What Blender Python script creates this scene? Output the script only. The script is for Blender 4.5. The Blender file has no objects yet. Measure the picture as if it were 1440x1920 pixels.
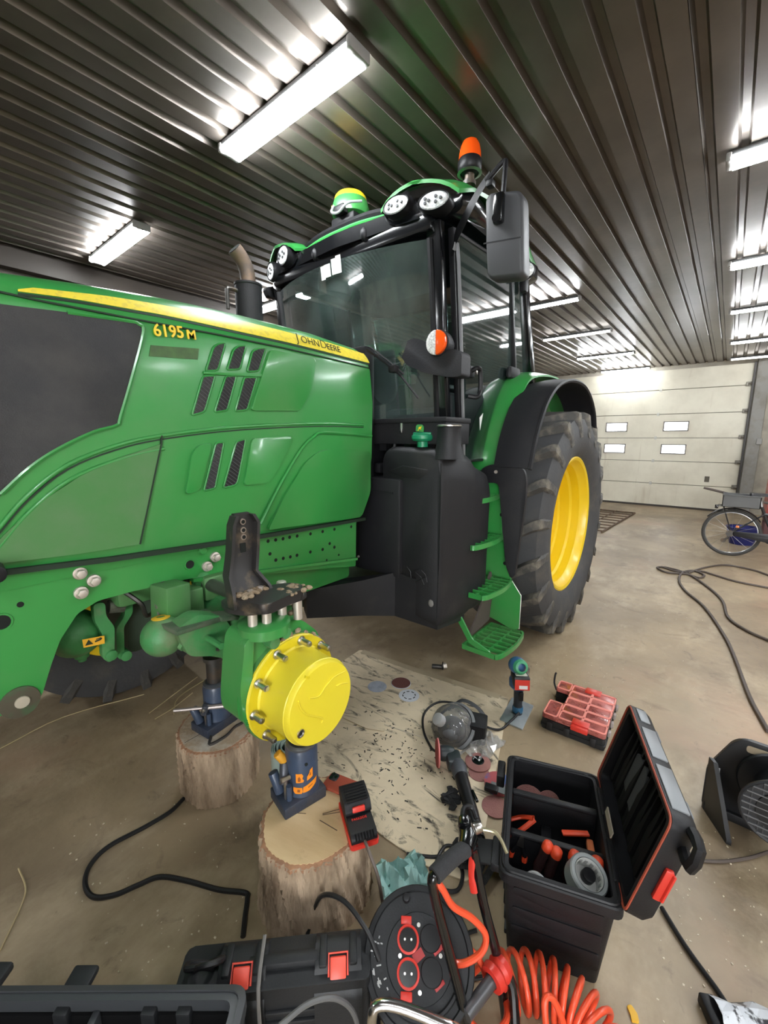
import bpy, bmesh, math, random
from mathutils import Vector, Matrix, Euler
random.seed(7)
sc = bpy.context.scene
C = sc.collection
PI = math.pi
# ---------------------------------------------------------------- camera
cd = bpy.data.cameras.new('camera'); cam = bpy.data.objects.new('camera', cd); C.objects.link(cam)
cd.sensor_fit = 'VERTICAL'; cd.sensor_height = 36.0; cd.sensor_width = 27.0
cd.lens = 781.33 / 1920 * 36.0
cd.clip_start = .02; cd.clip_end = 200
_y, _p, _r = math.radians(39.35), math.radians(9.8576), math.radians(.136)
_f = Vector((math.cos(_y)*math.cos(_p), math.sin(_y)*math.cos(_p), -math.sin(_p)))
_rt = Vector((math.sin(_y), -math.cos(_y), 0)); _up = _rt.cross(_f)
_a = _rt*math.cos(_r) + _up*math.sin(_r); _b = -_rt*math.sin(_r) + _up*math.cos(_r)
cam.matrix_world = Matrix(((_a.x,_b.x,-_f.x,0),(_a.y,_b.y,-_f.y,0),(_a.z,_b.z,-_f.z,1.6),(0,0,0,1)))
sc.camera = cam
# ---------------------------------------------------------------- world (overcast daylight outside the door panes)
w = bpy.data.worlds.new('world'); sc.world = w; w.use_nodes = True
w.node_tree.nodes['Background'].inputs[0].default_value = (.94,.97,1,1)
w.node_tree.nodes['Background'].inputs[1].default_value = 5.0
# ---------------------------------------------------------------- exposure
TUBE = 34.0            # strength of the ceiling tubes
sc.view_settings.view_transform = 'Standard'; sc.view_settings.look = 'None'
sc.view_settings.exposure = 1.8; sc.view_settings.gamma = 1.0; sc.view_settings.use_curve_mapping = False
sc.cycles.use_denoising = True
sc.cycles.max_bounces = 8; sc.cycles.diffuse_bounces = 4; sc.cycles.glossy_bounces = 4
sc.cycles.transparent_max_bounces = 24; sc.cycles.transmission_bounces = 6
sc.cycles.caustics_reflective = False; sc.cycles.caustics_refractive = False
sc.cycles.sample_clamp_indirect = 4.0

# ---------------------------------------------------------------- materials
MATS = {}
def mat(name, col, rough=.5, metal=0., var=None, bump=None, coat=0., emit=None, alpha=None, spec=None, trans=0., stretch=None):
    """var=(colour2, scale, lo, hi[, detail]); bump=(scale, strength)"""
    if name in MATS: return MATS[name]
    m = bpy.data.materials.new(name); m.use_nodes = True; MATS[name] = m
    nt = m.node_tree; b = nt.nodes['Principled BSDF']
    b.inputs['Base Color'].default_value = (*col,1); b.inputs['Roughness'].default_value = rough
    b.inputs['Metallic'].default_value = metal; b.inputs['Coat Weight'].default_value = coat
    b.inputs['Coat Roughness'].default_value = .12
    if spec is not None: b.inputs['Specular IOR Level'].default_value = spec
    if trans: b.inputs['Transmission Weight'].default_value = trans
    if alpha is not None: b.inputs['Alpha'].default_value = alpha
    if emit:
        b.inputs['Emission Color'].default_value = (*emit[0],1); b.inputs['Emission Strength'].default_value = emit[1]
    tc = nt.nodes.new('ShaderNodeTexCoord'); src = tc.outputs['Object']
    if stretch:
        mp = nt.nodes.new('ShaderNodeMapping'); mp.inputs['Scale'].default_value = stretch
        nt.links.new(src, mp.inputs[0]); src = mp.outputs[0]
    if var:
        n = nt.nodes.new('ShaderNodeTexNoise'); n.inputs['Scale'].default_value = var[1]
        n.inputs['Detail'].default_value = var[4] if len(var) > 4 else 6; n.inputs['Roughness'].default_value = .6
        nt.links.new(src, n.inputs['Vector'])
        mr = nt.nodes.new('ShaderNodeMapRange'); mr.inputs[1].default_value = var[2]; mr.inputs[2].default_value = var[3]
        nt.links.new(n.outputs['Fac'], mr.inputs[0])
        mx = nt.nodes.new('ShaderNodeMix'); mx.data_type = 'RGBA'
        mx.inputs[6].default_value = (*col,1); mx.inputs[7].default_value = (*var[0],1)
        nt.links.new(mr.outputs[0], mx.inputs[0]); nt.links.new(mx.outputs[2], b.inputs['Base Color'])
        m['mix'] = mx.name
    if bump:
        n2 = nt.nodes.new('ShaderNodeTexNoise'); n2.inputs['Scale'].default_value = bump[0]; n2.inputs['Detail'].default_value = 5
        nt.links.new(src, n2.inputs['Vector'])
        bp = nt.nodes.new('ShaderNodeBump'); bp.inputs['Strength'].default_value = bump[1]; bp.inputs['Distance'].default_value = .02
        nt.links.new(n2.outputs['Fac'], bp.inputs['Height']); nt.links.new(bp.outputs[0], b.inputs['Normal'])
    return m

def glass_mat(name, tint, rough=.03, dust=0., dustcol=(.6,.7,.66), refl=1.0, blotch=3.):
    """thin pane: tinted see-through + mirror by Fresnel + a film of dust"""
    m = bpy.data.materials.new(name); m.use_nodes = True; MATS[name] = m
    nt = m.node_tree; nt.nodes.remove(nt.nodes['Principled BSDF']); out = nt.nodes['Material Output']
    t = nt.nodes.new('ShaderNodeBsdfTransparent'); t.inputs[0].default_value = (*tint,1)
    g = nt.nodes.new('ShaderNodeBsdfGlossy'); g.inputs['Roughness'].default_value = rough
    fr = nt.nodes.new('ShaderNodeFresnel'); fr.inputs[0].default_value = 1.5
    mu = nt.nodes.new('ShaderNodeMath'); mu.operation = 'MULTIPLY'; mu.inputs[1].default_value = refl; mu.use_clamp = True
    nt.links.new(fr.outputs[0], mu.inputs[0])
    m1 = nt.nodes.new('ShaderNodeMixShader'); nt.links.new(mu.outputs[0], m1.inputs[0])
    nt.links.new(t.outputs[0], m1.inputs[1]); nt.links.new(g.outputs[0], m1.inputs[2])
    last = m1
    if dust:
        d = nt.nodes.new('ShaderNodeBsdfDiffuse'); d.inputs[0].default_value = (*dustcol,1)
        n = nt.nodes.new('ShaderNodeTexNoise'); n.inputs['Scale'].default_value = blotch; n.inputs['Detail'].default_value = 8
        tc = nt.nodes.new('ShaderNodeTexCoord'); nt.links.new(tc.outputs['Object'], n.inputs['Vector'])
        mr = nt.nodes.new('ShaderNodeMapRange'); mr.inputs[1].default_value = .35; mr.inputs[2].default_value = .8
        mr.inputs[3].default_value = dust*.3; mr.inputs[4].default_value = dust*1.6
        nt.links.new(n.outputs['Fac'], mr.inputs[0])
        m2 = nt.nodes.new('ShaderNodeMixShader'); nt.links.new(mr.outputs[0], m2.inputs[0])
        nt.links.new(m1.outputs[0], m2.inputs[1]); nt.links.new(d.outputs[0], m2.inputs[2]); last = m2
    nt.links.new(last.outputs[0], out.inputs[0])
    return m

def add_layer(m, col, scale, lo, hi, detail=6, stretch=None, distort=0.):
    """another noise-masked colour over a material made by mat()"""
    nt = m.node_tree; b = nt.nodes['Principled BSDF']; prev = b.inputs['Base Color'].links[0].from_socket if b.inputs['Base Color'].links else None
    tc = nt.nodes.new('ShaderNodeTexCoord'); src = tc.outputs['Object']
    if stretch:
        mp = nt.nodes.new('ShaderNodeMapping'); mp.inputs['Scale'].default_value = stretch; mp.inputs['Location'].default_value = (3.1,1.7,.4)
        nt.links.new(src, mp.inputs[0]); src = mp.outputs[0]
    n = nt.nodes.new('ShaderNodeTexNoise'); n.inputs['Scale'].default_value = scale; n.inputs['Detail'].default_value = detail
    n.inputs['Roughness'].default_value = .65; n.inputs['Distortion'].default_value = distort
    nt.links.new(src, n.inputs['Vector'])
    mr = nt.nodes.new('ShaderNodeMapRange'); mr.inputs[1].default_value = lo; mr.inputs[2].default_value = hi
    nt.links.new(n.outputs['Fac'], mr.inputs[0])
    mx = nt.nodes.new('ShaderNodeMix'); mx.data_type = 'RGBA'; mx.inputs[7].default_value = (*col,1)
    if prev: nt.links.new(prev, mx.inputs[6])
    else: mx.inputs[6].default_value = b.inputs['Base Color'].default_value
    nt.links.new(mr.outputs[0], mx.inputs[0]); nt.links.new(mx.outputs[2], b.inputs['Base Color'])
    return m

# ---------------------------------------------------------------- mesh builder
def ax3(d, hint=None):
    z = Vector(d).normalized(); h = Vector(hint) if hint else (Vector((0,0,1)) if abs(z.z) < .95 else Vector((1,0,0)))
    x = h.cross(z).normalized(); return x, z.cross(x), z
class B:
    def __init__(s): s.bm = bmesh.new()
    def raw(s, vs, fs):
        v = [s.bm.verts.new(Vector(p)) for p in vs]
        for f in fs:
            try: s.bm.faces.new([v[i] for i in f])
            except ValueError: pass
        return v
    def bev(s, vs, w, seg=2):
        if not w: return
        vset = set(vs); es = [e for e in s.bm.edges if e.verts[0] in vset and e.verts[1] in vset]
        bmesh.ops.bevel(s.bm, geom=es, offset=w, segments=seg, affect='EDGES', clamp_overlap=True, profile=.5)
    def box(s, c, sz, rot=None, bev=0., seg=2, taper=1.):
        hx, hy, hz = sz[0]/2, sz[1]/2, sz[2]/2; M = rot if isinstance(rot, Matrix) else (Euler(rot).to_matrix() if rot else Matrix.Identity(3))
        vs = [Vector(c) + M @ Vector((x*hx*(taper if z < 0 else 1), y*hy*(taper if z < 0 else 1), z*hz)) for z in (-1,1) for y in (-1,1) for x in (-1,1)]
        v = s.raw(vs, [(0,2,3,1),(4,5,7,6),(0,1,5,4),(2,6,7,3),(0,4,6,2),(1,3,7,5)])
        s.bev(v, bev, seg); return s
    def cyl(s, p0, p1, r0, r1=None, n=16, bev=0., hint=None):
        p0, p1 = Vector(p0), Vector(p1); r1 = r0 if r1 is None else r1
        x, y, z = ax3(p1-p0, hint)
        vs = [p + (x*math.cos(2*PI*i/n) + y*math.sin(2*PI*i/n))*r for p, r in ((p0,r0),(p1,r1)) for i in range(n)]
        v = s.raw(vs, [tuple(range(n))[::-1], tuple(range(n,2*n))] + [(i,(i+1)%n,n+(i+1)%n,n+i) for i in range(n)])
        if bev: s.bev(v, bev, 2)
        return s
    def tube(s, pts, r, n=8, closed=False, smooth=0, flat=None):
        pts = [Vector(p) for p in pts]
        if smooth: pts = crom(pts, smooth, closed)
        rs = r if isinstance(r, (list,tuple)) else [r]*len(pts)
        if len(rs) != len(pts): rs = [rs[min(len(rs)-1, int(i*len(rs)/len(pts)))] for i in range(len(pts))]
        N = len(pts); rings = []
        t0 = (pts[1]-pts[0]).normalized(); x, y, _ = ax3(t0)
        pt = t0
        for i, p in enumerate(pts):
            a = pts[(i-1)%N] if (closed or i) else p; b = pts[(i+1)%N] if (closed or i < N-1) else p
            t = (b-a).normalized() if (b-a).length > 1e-9 else pt
            q = pt.rotation_difference(t); x = q @ x; y = q @ y; pt = t
            x = (x - t*x.dot(t)).normalized(); y = t.cross(x)
            rings.append([s.bm.verts.new(p + (x*math.cos(2*PI*k/n) + y*math.sin(2*PI*k/n)*(flat or 1))*rs[i]) for k in range(n)])
        for i in range(N if closed else N-1):
            A, D = rings[i], rings[(i+1)%N]
            for k in range(n): s.bm.faces.new((A[k], A[(k+1)%n], D[(k+1)%n], D[k]))
        if not closed:
            s.bm.faces.new(rings[0][::-1]); s.bm.faces.new(rings[-1])
        return s
    def lathe(s, o, axis, prof, n=24, hint=None, cap=(True,True), arc=None):
        """prof: [(radius, distance along axis)]"""
        o = Vector(o); x, y, z = ax3(axis, hint); rings = []
        for r, h in prof:
            if r < 1e-5: rings.append([s.bm.verts.new(o + z*h)])
            else: rings.append([s.bm.verts.new(o + z*h + (x*math.cos(2*PI*i/n) + y*math.sin(2*PI*i/n))*r) for i in range(n)])
        for A, D in zip(rings, rings[1:]):
            for i in range(n):
                j = (i+1)%n
                f = [A[i%len(A)], A[j%len(A)], D[j%len(D)], D[i%len(D)]]
                u = []
                for v in f:
                    if v not in u: u.append(v)
                if len(u) > 2:
                    try: s.bm.faces.new(u)
                    except ValueError: pass
        if cap[0] and len(rings[0]) > 2: s.bm.faces.new(rings[0][::-1])
        if cap[1] and len(rings[-1]) > 2: s.bm.faces.new(rings[-1])
        return s
    def prism(s, poly, plane, a, b, bev=0., seg=2):
        """poly in the plane's own two coordinates, extruded from a to b along the plane's axis"""
        f = {'X':lambda u,v,t:(t,u,v), 'Y':lambda u,v,t:(u,t,v), 'Z':lambda u,v,t:(u,v,t)}[plane]
        n = len(poly)
        v = s.raw([f(u,w_,a) for u,w_ in poly] + [f(u,w_,b) for u,w_ in poly],
                  [tuple(range(n)), tuple(range(n,2*n))[::-1]] + [(i,n+i,n+(i+1)%n,(i+1)%n) for i in range(n)])
        s.bev(v, bev, seg); return s
    def loft(s, secs, closed=True, cap=True):
        R = [[s.bm.verts.new(Vector(p)) for p in sec] for sec in secs]; n = len(R[0])
        for A, D in zip(R, R[1:]):
            for k in range(n if closed else n-1): s.bm.faces.new((A[k], A[(k+1)%n], D[(k+1)%n], D[k]))
        if cap and closed: s.bm.faces.new(R[0][::-1]); s.bm.faces.new(R[-1])
        return s
    def sphere(s, c, r, n=20, sc_=(1,1,1), rot=None):
        M = Matrix.Translation(Vector(c)) @ (Euler(rot).to_matrix().to_4x4() if rot else Matrix.Identity(4)) @ Matrix.Diagonal((*[r*k for k in sc_],1))
        bmesh.ops.create_uvsphere(s.bm, u_segments=n, v_segments=max(6,n*2//3), radius=1, matrix=M); return s
    def xf(s, M):
        bmesh.ops.transform(s.bm, matrix=M, verts=s.bm.verts); return s
    def mesh(s, name, m, smooth=35, off=None):
        if off: bmesh.ops.translate(s.bm, vec=-Vector(off), verts=s.bm.verts)
        bmesh.ops.recalc_face_normals(s.bm, faces=s.bm.faces)
        if smooth:
            th = math.radians(smooth)
            for f in s.bm.faces: f.smooth = True
            for e in s.bm.edges:
                if len(e.link_faces) == 2 and e.calc_face_angle(0) > th: e.smooth = False
        me = bpy.data.meshes.new(name); s.bm.to_mesh(me); s.bm.free()
        for k in (m if isinstance(m, (list,tuple)) else [m]): me.materials.append(k)
        return me

def crom(P, k, closed=False):
    N = len(P); out = []
    for i in range(N if closed else N-1):
        p0 = P[(i-1)%N] if (closed or i) else P[0]*2-P[1]; p1 = P[i]; p2 = P[(i+1)%N]; p3 = P[(i+2)%N] if (closed or i < N-2) else P[-1]*2-P[-2]
        for j in range(k):
            t = j/k
            out.append(.5*((2*p1) + (p2-p0)*t + (2*p0-5*p1+4*p2-p3)*t*t + (3*p1-p0-3*p2+p3)*t**3))
    if not closed: out.append(P[-1])
    return out
def rpoly(P, r, k=4):
    """round the corners of a 2-D polygon"""
    out = []; n = len(P)
    for i in range(n):
        a, b, c = Vector(P[i-1]), Vector(P[i]), Vector(P[(i+1)%n])
        d1, d2 = (a-b), (c-b); q = min(r, d1.length*.45, d2.length*.45); p, s_ = b + d1.normalized()*q, b + d2.normalized()*q
        for j in range(k+1):
            t = j/k; out.append(tuple(p*(1-t)**2 + b*2*t*(1-t) + s_*t*t))
    return out
def ribbon(P, w):
    """a 2-D polyline as a thin closed polygon"""
    P = [Vector(p) for p in P]; L, R = [], []
    for i, p in enumerate(P):
        t = (P[min(i+1,len(P)-1)] - P[max(i-1,0)]).normalized(); n = Vector((-t.y, t.x))
        L.append(tuple(p + n*w/2)); R.append(tuple(p - n*w/2))
    return L + R[::-1]
def sm2(P, k=4, closed=False):
    return [(p.x,p.y) for p in crom([Vector((a,b,0)) for a,b in P], k, closed)]
def clip(poly, p, d):
    """chord of a convex 2-D polygon along p + t d"""
    ts = []; n = len(poly)
    for i in range(n):
        a, b = Vector(poly[i]), Vector(poly[(i+1)%n]); e = b-a; den = d[0]*e.y - d[1]*e.x
        if abs(den) < 1e-9: continue
        q = a - Vector(p); t = (q.x*e.y - q.y*e.x)/den; u = (q.x*d[1] - q.y*d[0])/den
        if 0 <= u <= 1: ts.append(t)
    return (min(ts), max(ts)) if len(ts) > 1 else None

class Thing:
    def __init__(s, name, label=None, cat=None, loc=(0,0,0), rot=0, group=None, world=False, kind=None):
        o = bpy.data.objects.new(name, None); C.objects.link(o); o.empty_display_size = .1
        o.location = loc; o.rotation_euler = (0,0,rot) if not isinstance(rot, tuple) else rot
        if label: o['label'] = label
        if cat: o['category'] = cat
        if group: o['group'] = group
        if kind: o['kind'] = kind
        s.o = o; s.off = loc if world else None
    def add(s, name, b, m, parent=None, smooth=35, label=None, kind=None):
        ob = bpy.data.objects.new(name, b.mesh(name, m, smooth, s.off)); C.objects.link(ob); ob.parent = parent or s.o
        if label: ob['label'] = label
        if kind: ob['kind'] = kind
        return ob
    def inst(s, name, me, parent=None, loc=(0,0,0), rot=(0,0,0)):
        ob = bpy.data.objects.new(name, me); C.objects.link(ob); ob.parent = parent or s.o
        ob.location = (Vector(loc) - Vector(s.off)) if (s.off and not (parent and parent.get('own'))) else loc
        ob.rotation_euler = rot; return ob
    def text(s, name, body, size, o, xdir, ydir, m, parent=None, depth=.001, align='LEFT', bold=0., sx=1., space=1.):
        cu = bpy.data.curves.new(name, 'FONT'); cu.body = body; cu.size = size; cu.extrude = depth; cu.align_x = align; cu.align_y = 'BOTTOM'
        cu.offset = bold; cu.space_character = space; cu.resolution_u = 4
        tmp = bpy.data.objects.new(name, cu); me = bpy.data.meshes.new_from_object(tmp); me.name = name
        bpy.data.objects.remove(tmp); bpy.data.curves.remove(cu); me.materials.clear(); me.materials.append(m)
        ob = bpy.data.objects.new(name, me); C.objects.link(ob); ob.parent = parent or s.o
        X = Vector(xdir).normalized(); Y = Vector(ydir); Y = (Y - X*Y.dot(X)).normalized(); Z = X.cross(Y)
        loc = Vector(o) - (Vector(s.off) if s.off else Vector())
        ob.matrix_basis = Matrix(((X.x*sx,Y.x,Z.x,loc.x),(X.y*sx,Y.y,Z.y,loc.y),(X.z*sx,Y.z,Z.z,loc.z),(0,0,0,1)))
        return ob
def single(name, b, m, label, cat, loc=(0,0,0), rot=0, group=None, smooth=35, kind=None, world=False):
    ob = bpy.data.objects.new(name, b.mesh(name, m, smooth, loc if world else None)); C.objects.link(ob)
    ob.location = loc; ob.rotation_euler = (0,0,rot) if not isinstance(rot, tuple) else rot
    if label: ob['label'] = label
    if cat: ob['category'] = cat
    if group: ob['group'] = group
    if kind: ob['kind'] = kind
    return ob
def struct(name, b, m, parent=None, smooth=0, loc=None):
    ob = bpy.data.objects.new(name, b.mesh(name, m, smooth, loc)); C.objects.link(ob)
    if parent: ob.parent = parent
    else:
        ob['kind'] = 'structure'
        if loc: ob.location = loc
    return ob
def lerp(a, b, t): return a + (b-a)*t
def pl(x, tab):
    if x <= tab[0][0]: return tab[0][1]
    for (a,fa),(b,fb) in zip(tab, tab[1:]):
        if x <= b: return lerp(fa, fb, (x-a)/(b-a))
    return tab[-1][1]
# ---------------------------------------------------------------- measured outlines (metres; X plane: y,z  Y plane: x,z  Z plane: x,y)
P = {
 'grille': [(.243, 1.959), (.274, 1.959), (.425, 1.971), (.592, 1.981), (.62, 1.978), (.634, 1.956), (.593, 1.826), (.539, 1.675), (.524, 1.644), (.458, 1.622), (.362, 1.571), (.287, 1.517), (.215, 1.446), (.177, 1.407)],
 'arc_up': [(.179, 1.332), (.205, 1.363), (.273, 1.443), (.378, 1.528), (.515, 1.585), (.671, 1.621), (.981, 1.659), (1.422, 1.685), (1.738, 1.687)],
 'low_panel': [(.174, 1.286), (.207, 1.328), (.287, 1.405), (.408, 1.485), (.526, 1.539), (.66, 1.583), (.558, 1.235), (.383, 1.238), (.192, 1.25), (.169, 1.25)],
 'vent_a1': [(.886, 1.95), (.911, 1.966), (.937, 1.973), (.896, 1.863), (.847, 1.855)],
 'vent_a2': [(.97, 1.953), (.995, 1.97), (1.028, 1.978), (.993, 1.88), (.936, 1.87)],
 'vent_a3': [(1.056, 1.959), (1.082, 1.974), (1.122, 1.983), (1.081, 1.883), (1.026, 1.874)],
 'vent_b1': [(.835, 1.836), (.884, 1.843), (.83, 1.703), (.78, 1.687)],
 'vent_b2': [(.929, 1.846), (.976, 1.852), (.925, 1.713), (.871, 1.704)],
 'vent_b3': [(1.012, 1.851), (1.071, 1.857), (1.016, 1.72), (.961, 1.712)],
 'vent_c1': [(.869, 1.586), (.903, 1.589), (.852, 1.406), (.805, 1.401)],
 'vent_c2': [(.959, 1.592), (1.003, 1.602), (.954, 1.427), (.941, 1.411), (.887, 1.405)],
 'scoop_up': [(1.142, 1.981), (1.398, 1.979), (1.377, 1.873), (1.359, 1.816), (1.291, 1.732), (1.029, 1.718), (1.089, 1.859)],
 'scoop_low': [(1.028, 1.603), (1.232, 1.615), (1.238, 1.591), (1.189, 1.513), (1.127, 1.432), (1.098, 1.41), (.978, 1.408)],
 'scoop_c0': [(.794, 1.577), (.849, 1.587), (.786, 1.403), (.729, 1.393), (.743, 1.448), (.766, 1.547)],
 'rear_panel': [(1.094, 1.211), (1.181, 1.342), (1.314, 1.496), (1.4, 1.545), (1.472, 1.555), (1.789, 1.538), (1.787, 1.311), (1.711, 1.173), (1.094, 1.202)],
 'badge': [(.673, 1.974), (.832, 1.958), (.83, 1.983), (.67, 1.945)],
 'smear': [(.656, 1.917), (.827, 1.933), (.819, 1.893), (.647, 1.88)],
 'stripe_t': [(.318, 2.01), (.354, 2.025), (.438, 2.038), (.545, 2.054), (.666, 2.065), (.805, 2.075), (1.024, 2.084), (1.295, 2.083), (1.546, 2.08), (1.791, 2.066)],
 'stripe_b': [(.317, 2.004), (.383, 2.011), (.47, 2.018), (.621, 2.025), (.707, 2.029), (.801, 2.03), (1.02, 2.03), (1.293, 2.029), (1.545, 2.022), (1.798, 2.013)],
 'text_jd': [(1.308, 2.038), (1.596, 2.026), (1.309, 2.067), (1.596, 2.061)],
 'rail': [(.169, 1.218), (.192, 1.218), (.462, 1.198), (.891, 1.177), (1.255, 1.164), (1.745, 1.15), (1.702, 1.141), (1.694, .877), (1.497, .914), (1.246, .958), (1.064, .987), (.882, 1.042), (.724, 1.055), (.532, 1.061), (.424, 1.059), (.361, 1.033), (.307, .961), (.274, .883), (.245, .804), (.221, .77), (.176, .767), (.139, .762), (.103, .756)],
 'rail_bolts': [(.38, 1.168), (.416, 1.133), (.377, 1.102), (.845, 1.12), (.808, 1.089), (.794, 1.158)],
 'rail_holes': [(1.108, 1.137), (1.15, 1.135), (1.192, 1.133), (1.231, 1.133), (1.277, 1.131), (1.362, 1.127), (1.445, 1.125), (1.53, 1.123), (1.66, 1.116), (1.115, 1.075), (1.146, 1.038), (1.189, 1.037), (1.231, 1.035), (1.272, 1.034), (1.358, 1.033), (1.442, 1.029), (1.527, 1.024), (1.493, 1.051), (1.559, .974), (1.659, .93), (1.469, .965)],
 'rail_dots': [(.227, 1.175), (.225, 1.108)],
 'rail_bighole': [(.177, 1.068), (.741, 1.112)],
 'boss': [(.19, .803)],
 'warn': [(.385, .903), (.452, .893), (.45, .863), (.386, .872)],
 'linkA': [(.433, 1.018), (.47, 1.013), (.468, .96), (.491, .91), (.479, .786), (.46, .778), (.441, .803), (.45, .894), (.431, .953)],
 'linkB': [(.544, .991), (.577, .987), (.572, .922), (.536, .879), (.527, .748), (.537, .732), (.502, .759), (.509, .878), (.546, .925)],
 'roller': [(.488, .979), (.541, .968)],
 'acc1': [(.393, .89), (.334, .862), (.38, .801)],
 'acc2': [(.578, .903), (.504, .926), (.608, .878), (.583, .97), (.574, .966)],
 'knuckle': [(.717, .958), (.757, .95), (.941, .892), (1.018, .829), (1.058, .767), (.862, .56), (.736, .588), (.666, .649), (.663, .712), (.679, .842), (.7, .94)],
 'mud': [(1.242, 1.411), (1.177, 1.444), (1.022, 1.454), (.95, 1.424), (.933, 1.36), (.932, 1.23), (.971, .745), (.998, .721), (1.035, .803), (1.11, 1.332), (1.22, 1.325)],
 'mirror': [(1.018, 2.766), (.877, 2.73), (.855, 2.695), (.829, 2.362), (.854, 2.351), (.99, 2.371), (1.013, 2.391), (1.029, 2.54), (1.041, 2.744)],
 'cable_loop': [(.688, 1.724), (.619, 1.701), (.515, 1.709), (.394, 1.729), (.323, 1.7), (.288, 1.637), (.291, 1.562), (.341, 1.51), (.409, 1.481), (.47, 1.451), (.526, 1.362), (.585, 1.242), (.639, 1.159), (.632, 1.135), (.599, 1.096), (.56, 1.047)],
 'cable_r1': [(2.951, -.338), (3.301, -.269), (3.919, -.193), (4.316, -.126), (4.92, .023), (5.333, .199), (5.705, .284), (6.09, .277), (6.252, .18), (6.131, .07), (5.968, .114), (6.036, .246), (5.965, .428), (6.118, .544), (6.196, .45), (6.057, .222), (5.6, .003), (5.209, -.115), (4.753, -.158), (4.509, -.282), (4.383, -.426)],
 'cable_r2': [(6.206, .508), (6.099, .331), (6.294, .129), (6.213, -.028), (6.08, -.224), (6.034, -.493)],
 'cable_r3': [(6.107, .225), (6.5, .085), (6.821, -.123), (6.776, -.382), (6.591, -.544)],
 'cable_box': [(1.528, .007), (1.468, -.043), (1.422, -.088), (1.375, -.142), (1.349, -.167)],
 'cable_reel': [(1.811, -.041), (1.818, -.083), (1.863, -.147), (1.944, -.226), (2.031, -.292)],
 'straw': [(.224, 2.776), (.511, 2.828), (.897, 2.701)],
 'straw2': [(.841, 2.481), (1.034, 2.562), (1.21, 2.634)],
 'straw3': [(.052, 1.609), (.124, 1.725), (.148, 1.792), (.147, 1.898)],
}
# ================================================================ palette
GREEN = mat('tractor_green', (.030,.245,.050), .30, coat=.35, var=((.075,.25,.075),2.6,.45,.8))
GREEND = mat('dusty_green', (.055,.19,.05), .5, var=((.10,.19,.085),4.,.4,.75))
GREENM = mat('worn_green_casting', (.05,.23,.07), .5, var=((.16,.20,.11),6.,.5,.72), bump=(40,.15))
GROOVE = mat('shadow_gap_rubber', (.006,.02,.008), .7)
YEL = mat('yellow_paint', (.78,.64,.035), .42, coat=.15, var=((.80,.64,.04),9,.5,.8))
YELW = mat('yellow_rim_paint', (.72,.50,.010), .38, coat=.2)
YELD = mat('chipped_yellow_paint', (.70,.56,.015), .5, var=((.14,.09,.05),16,.62,.68), bump=(30,.2))
STRIPE = mat('yellow_stripe', (.74,.60,.05), .38, var=((.62,.50,.06),60,.5,.6))
BLK = mat('black_plastic', (.006,.006,.007), .45, spec=.3, var=((.011,.011,.013),12,.4,.7))
BLKG = mat('black_gloss', (.004,.0045,.0055), .18, coat=.3)
BLKM = mat('black_matte_plastic', (.010,.010,.012), .6, spec=.35, bump=(160,.12), var=((.017,.016,.017),5,.45,.75))
TANK = mat('scuffed_tank_plastic', (.009,.009,.011), .55, spec=.4, bump=(220,.1), var=((.026,.025,.024),5,.55,.8))
DGREY = mat('dark_grey_plastic', (.045,.046,.05), .5)
MESHG = mat('dark_grille_mesh', (.020,.020,.022), .55, var=((.042,.040,.038),5,.42,.72), bump=(300,.3))
RUB = mat('tyre_rubber', (.046,.046,.048), .7, var=((.085,.078,.066),5,.5,.78), bump=(60,.12))
LUGM = mat('lug_rubber_dusty', (.055,.052,.048), .75, var=((.20,.175,.135),9,.48,.74), bump=(50,.25))
STEEL = mat('bright_steel', (.62,.60,.57), .3, metal=1., var=((.42,.4,.37),14,.45,.7))
ZINC = mat('zinc_plate', (.50,.54,.56), .32, metal=.45, var=((.36,.40,.43),7,.4,.7))
DSTEEL = mat('dark_steel', (.09,.085,.08), .45, metal=.8, var=((.16,.11,.07),9,.5,.7))
BOLT = mat('bolt_steel', (.62,.56,.50), .4, metal=.6)
IRON = mat('dark_cast_bracket', (.028,.026,.026), .45, metal=.3, var=((.12,.09,.06),10,.58,.72))
MUD = mat('dry_mud', (.25,.18,.11), .95, var=((.36,.28,.19),18,.4,.65), bump=(60,.8))
WHITE = mat('white_label', (.8,.8,.78), .5)
LED = mat('lamp_reflector', (.78,.8,.8), .2, metal=.2, var=((.5,.53,.55),90,.5,.6))
AMBER = mat('amber_lens', (.80,.085,.006), .2, coat=.4)
CLEARL = mat('clear_lens', (.7,.7,.68), .15, coat=.5, var=((.4,.4,.4),120,.45,.6))
GLASS = glass_mat('windscreen_glass', (.66,.84,.80), dust=.085, dustcol=(.38,.54,.50), refl=4.2)
GLASSD = glass_mat('door_glass', (.58,.76,.73), dust=.06, dustcol=(.30,.46,.42), refl=3.0)
RED = mat('red_plastic', (.62,.035,.022), .4, coat=.1)
ORED = mat('orange_red_plastic', (.78,.075,.025), .42)
BLUEJ = mat('blue_grey_paint', (.042,.062,.105), .36, var=((.03,.035,.05),9,.45,.7), bump=(30,.1), coat=.2)
ORANGE = mat('orange_label', (.85,.27,.015), .5)
CABLE = mat('black_cable', (.008,.008,.009), .5)
CABLEB = mat('brown_grey_cable', (.085,.065,.055), .55)
HOSE = mat('orange_air_hose', (.80,.085,.03), .35, coat=.25)

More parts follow.
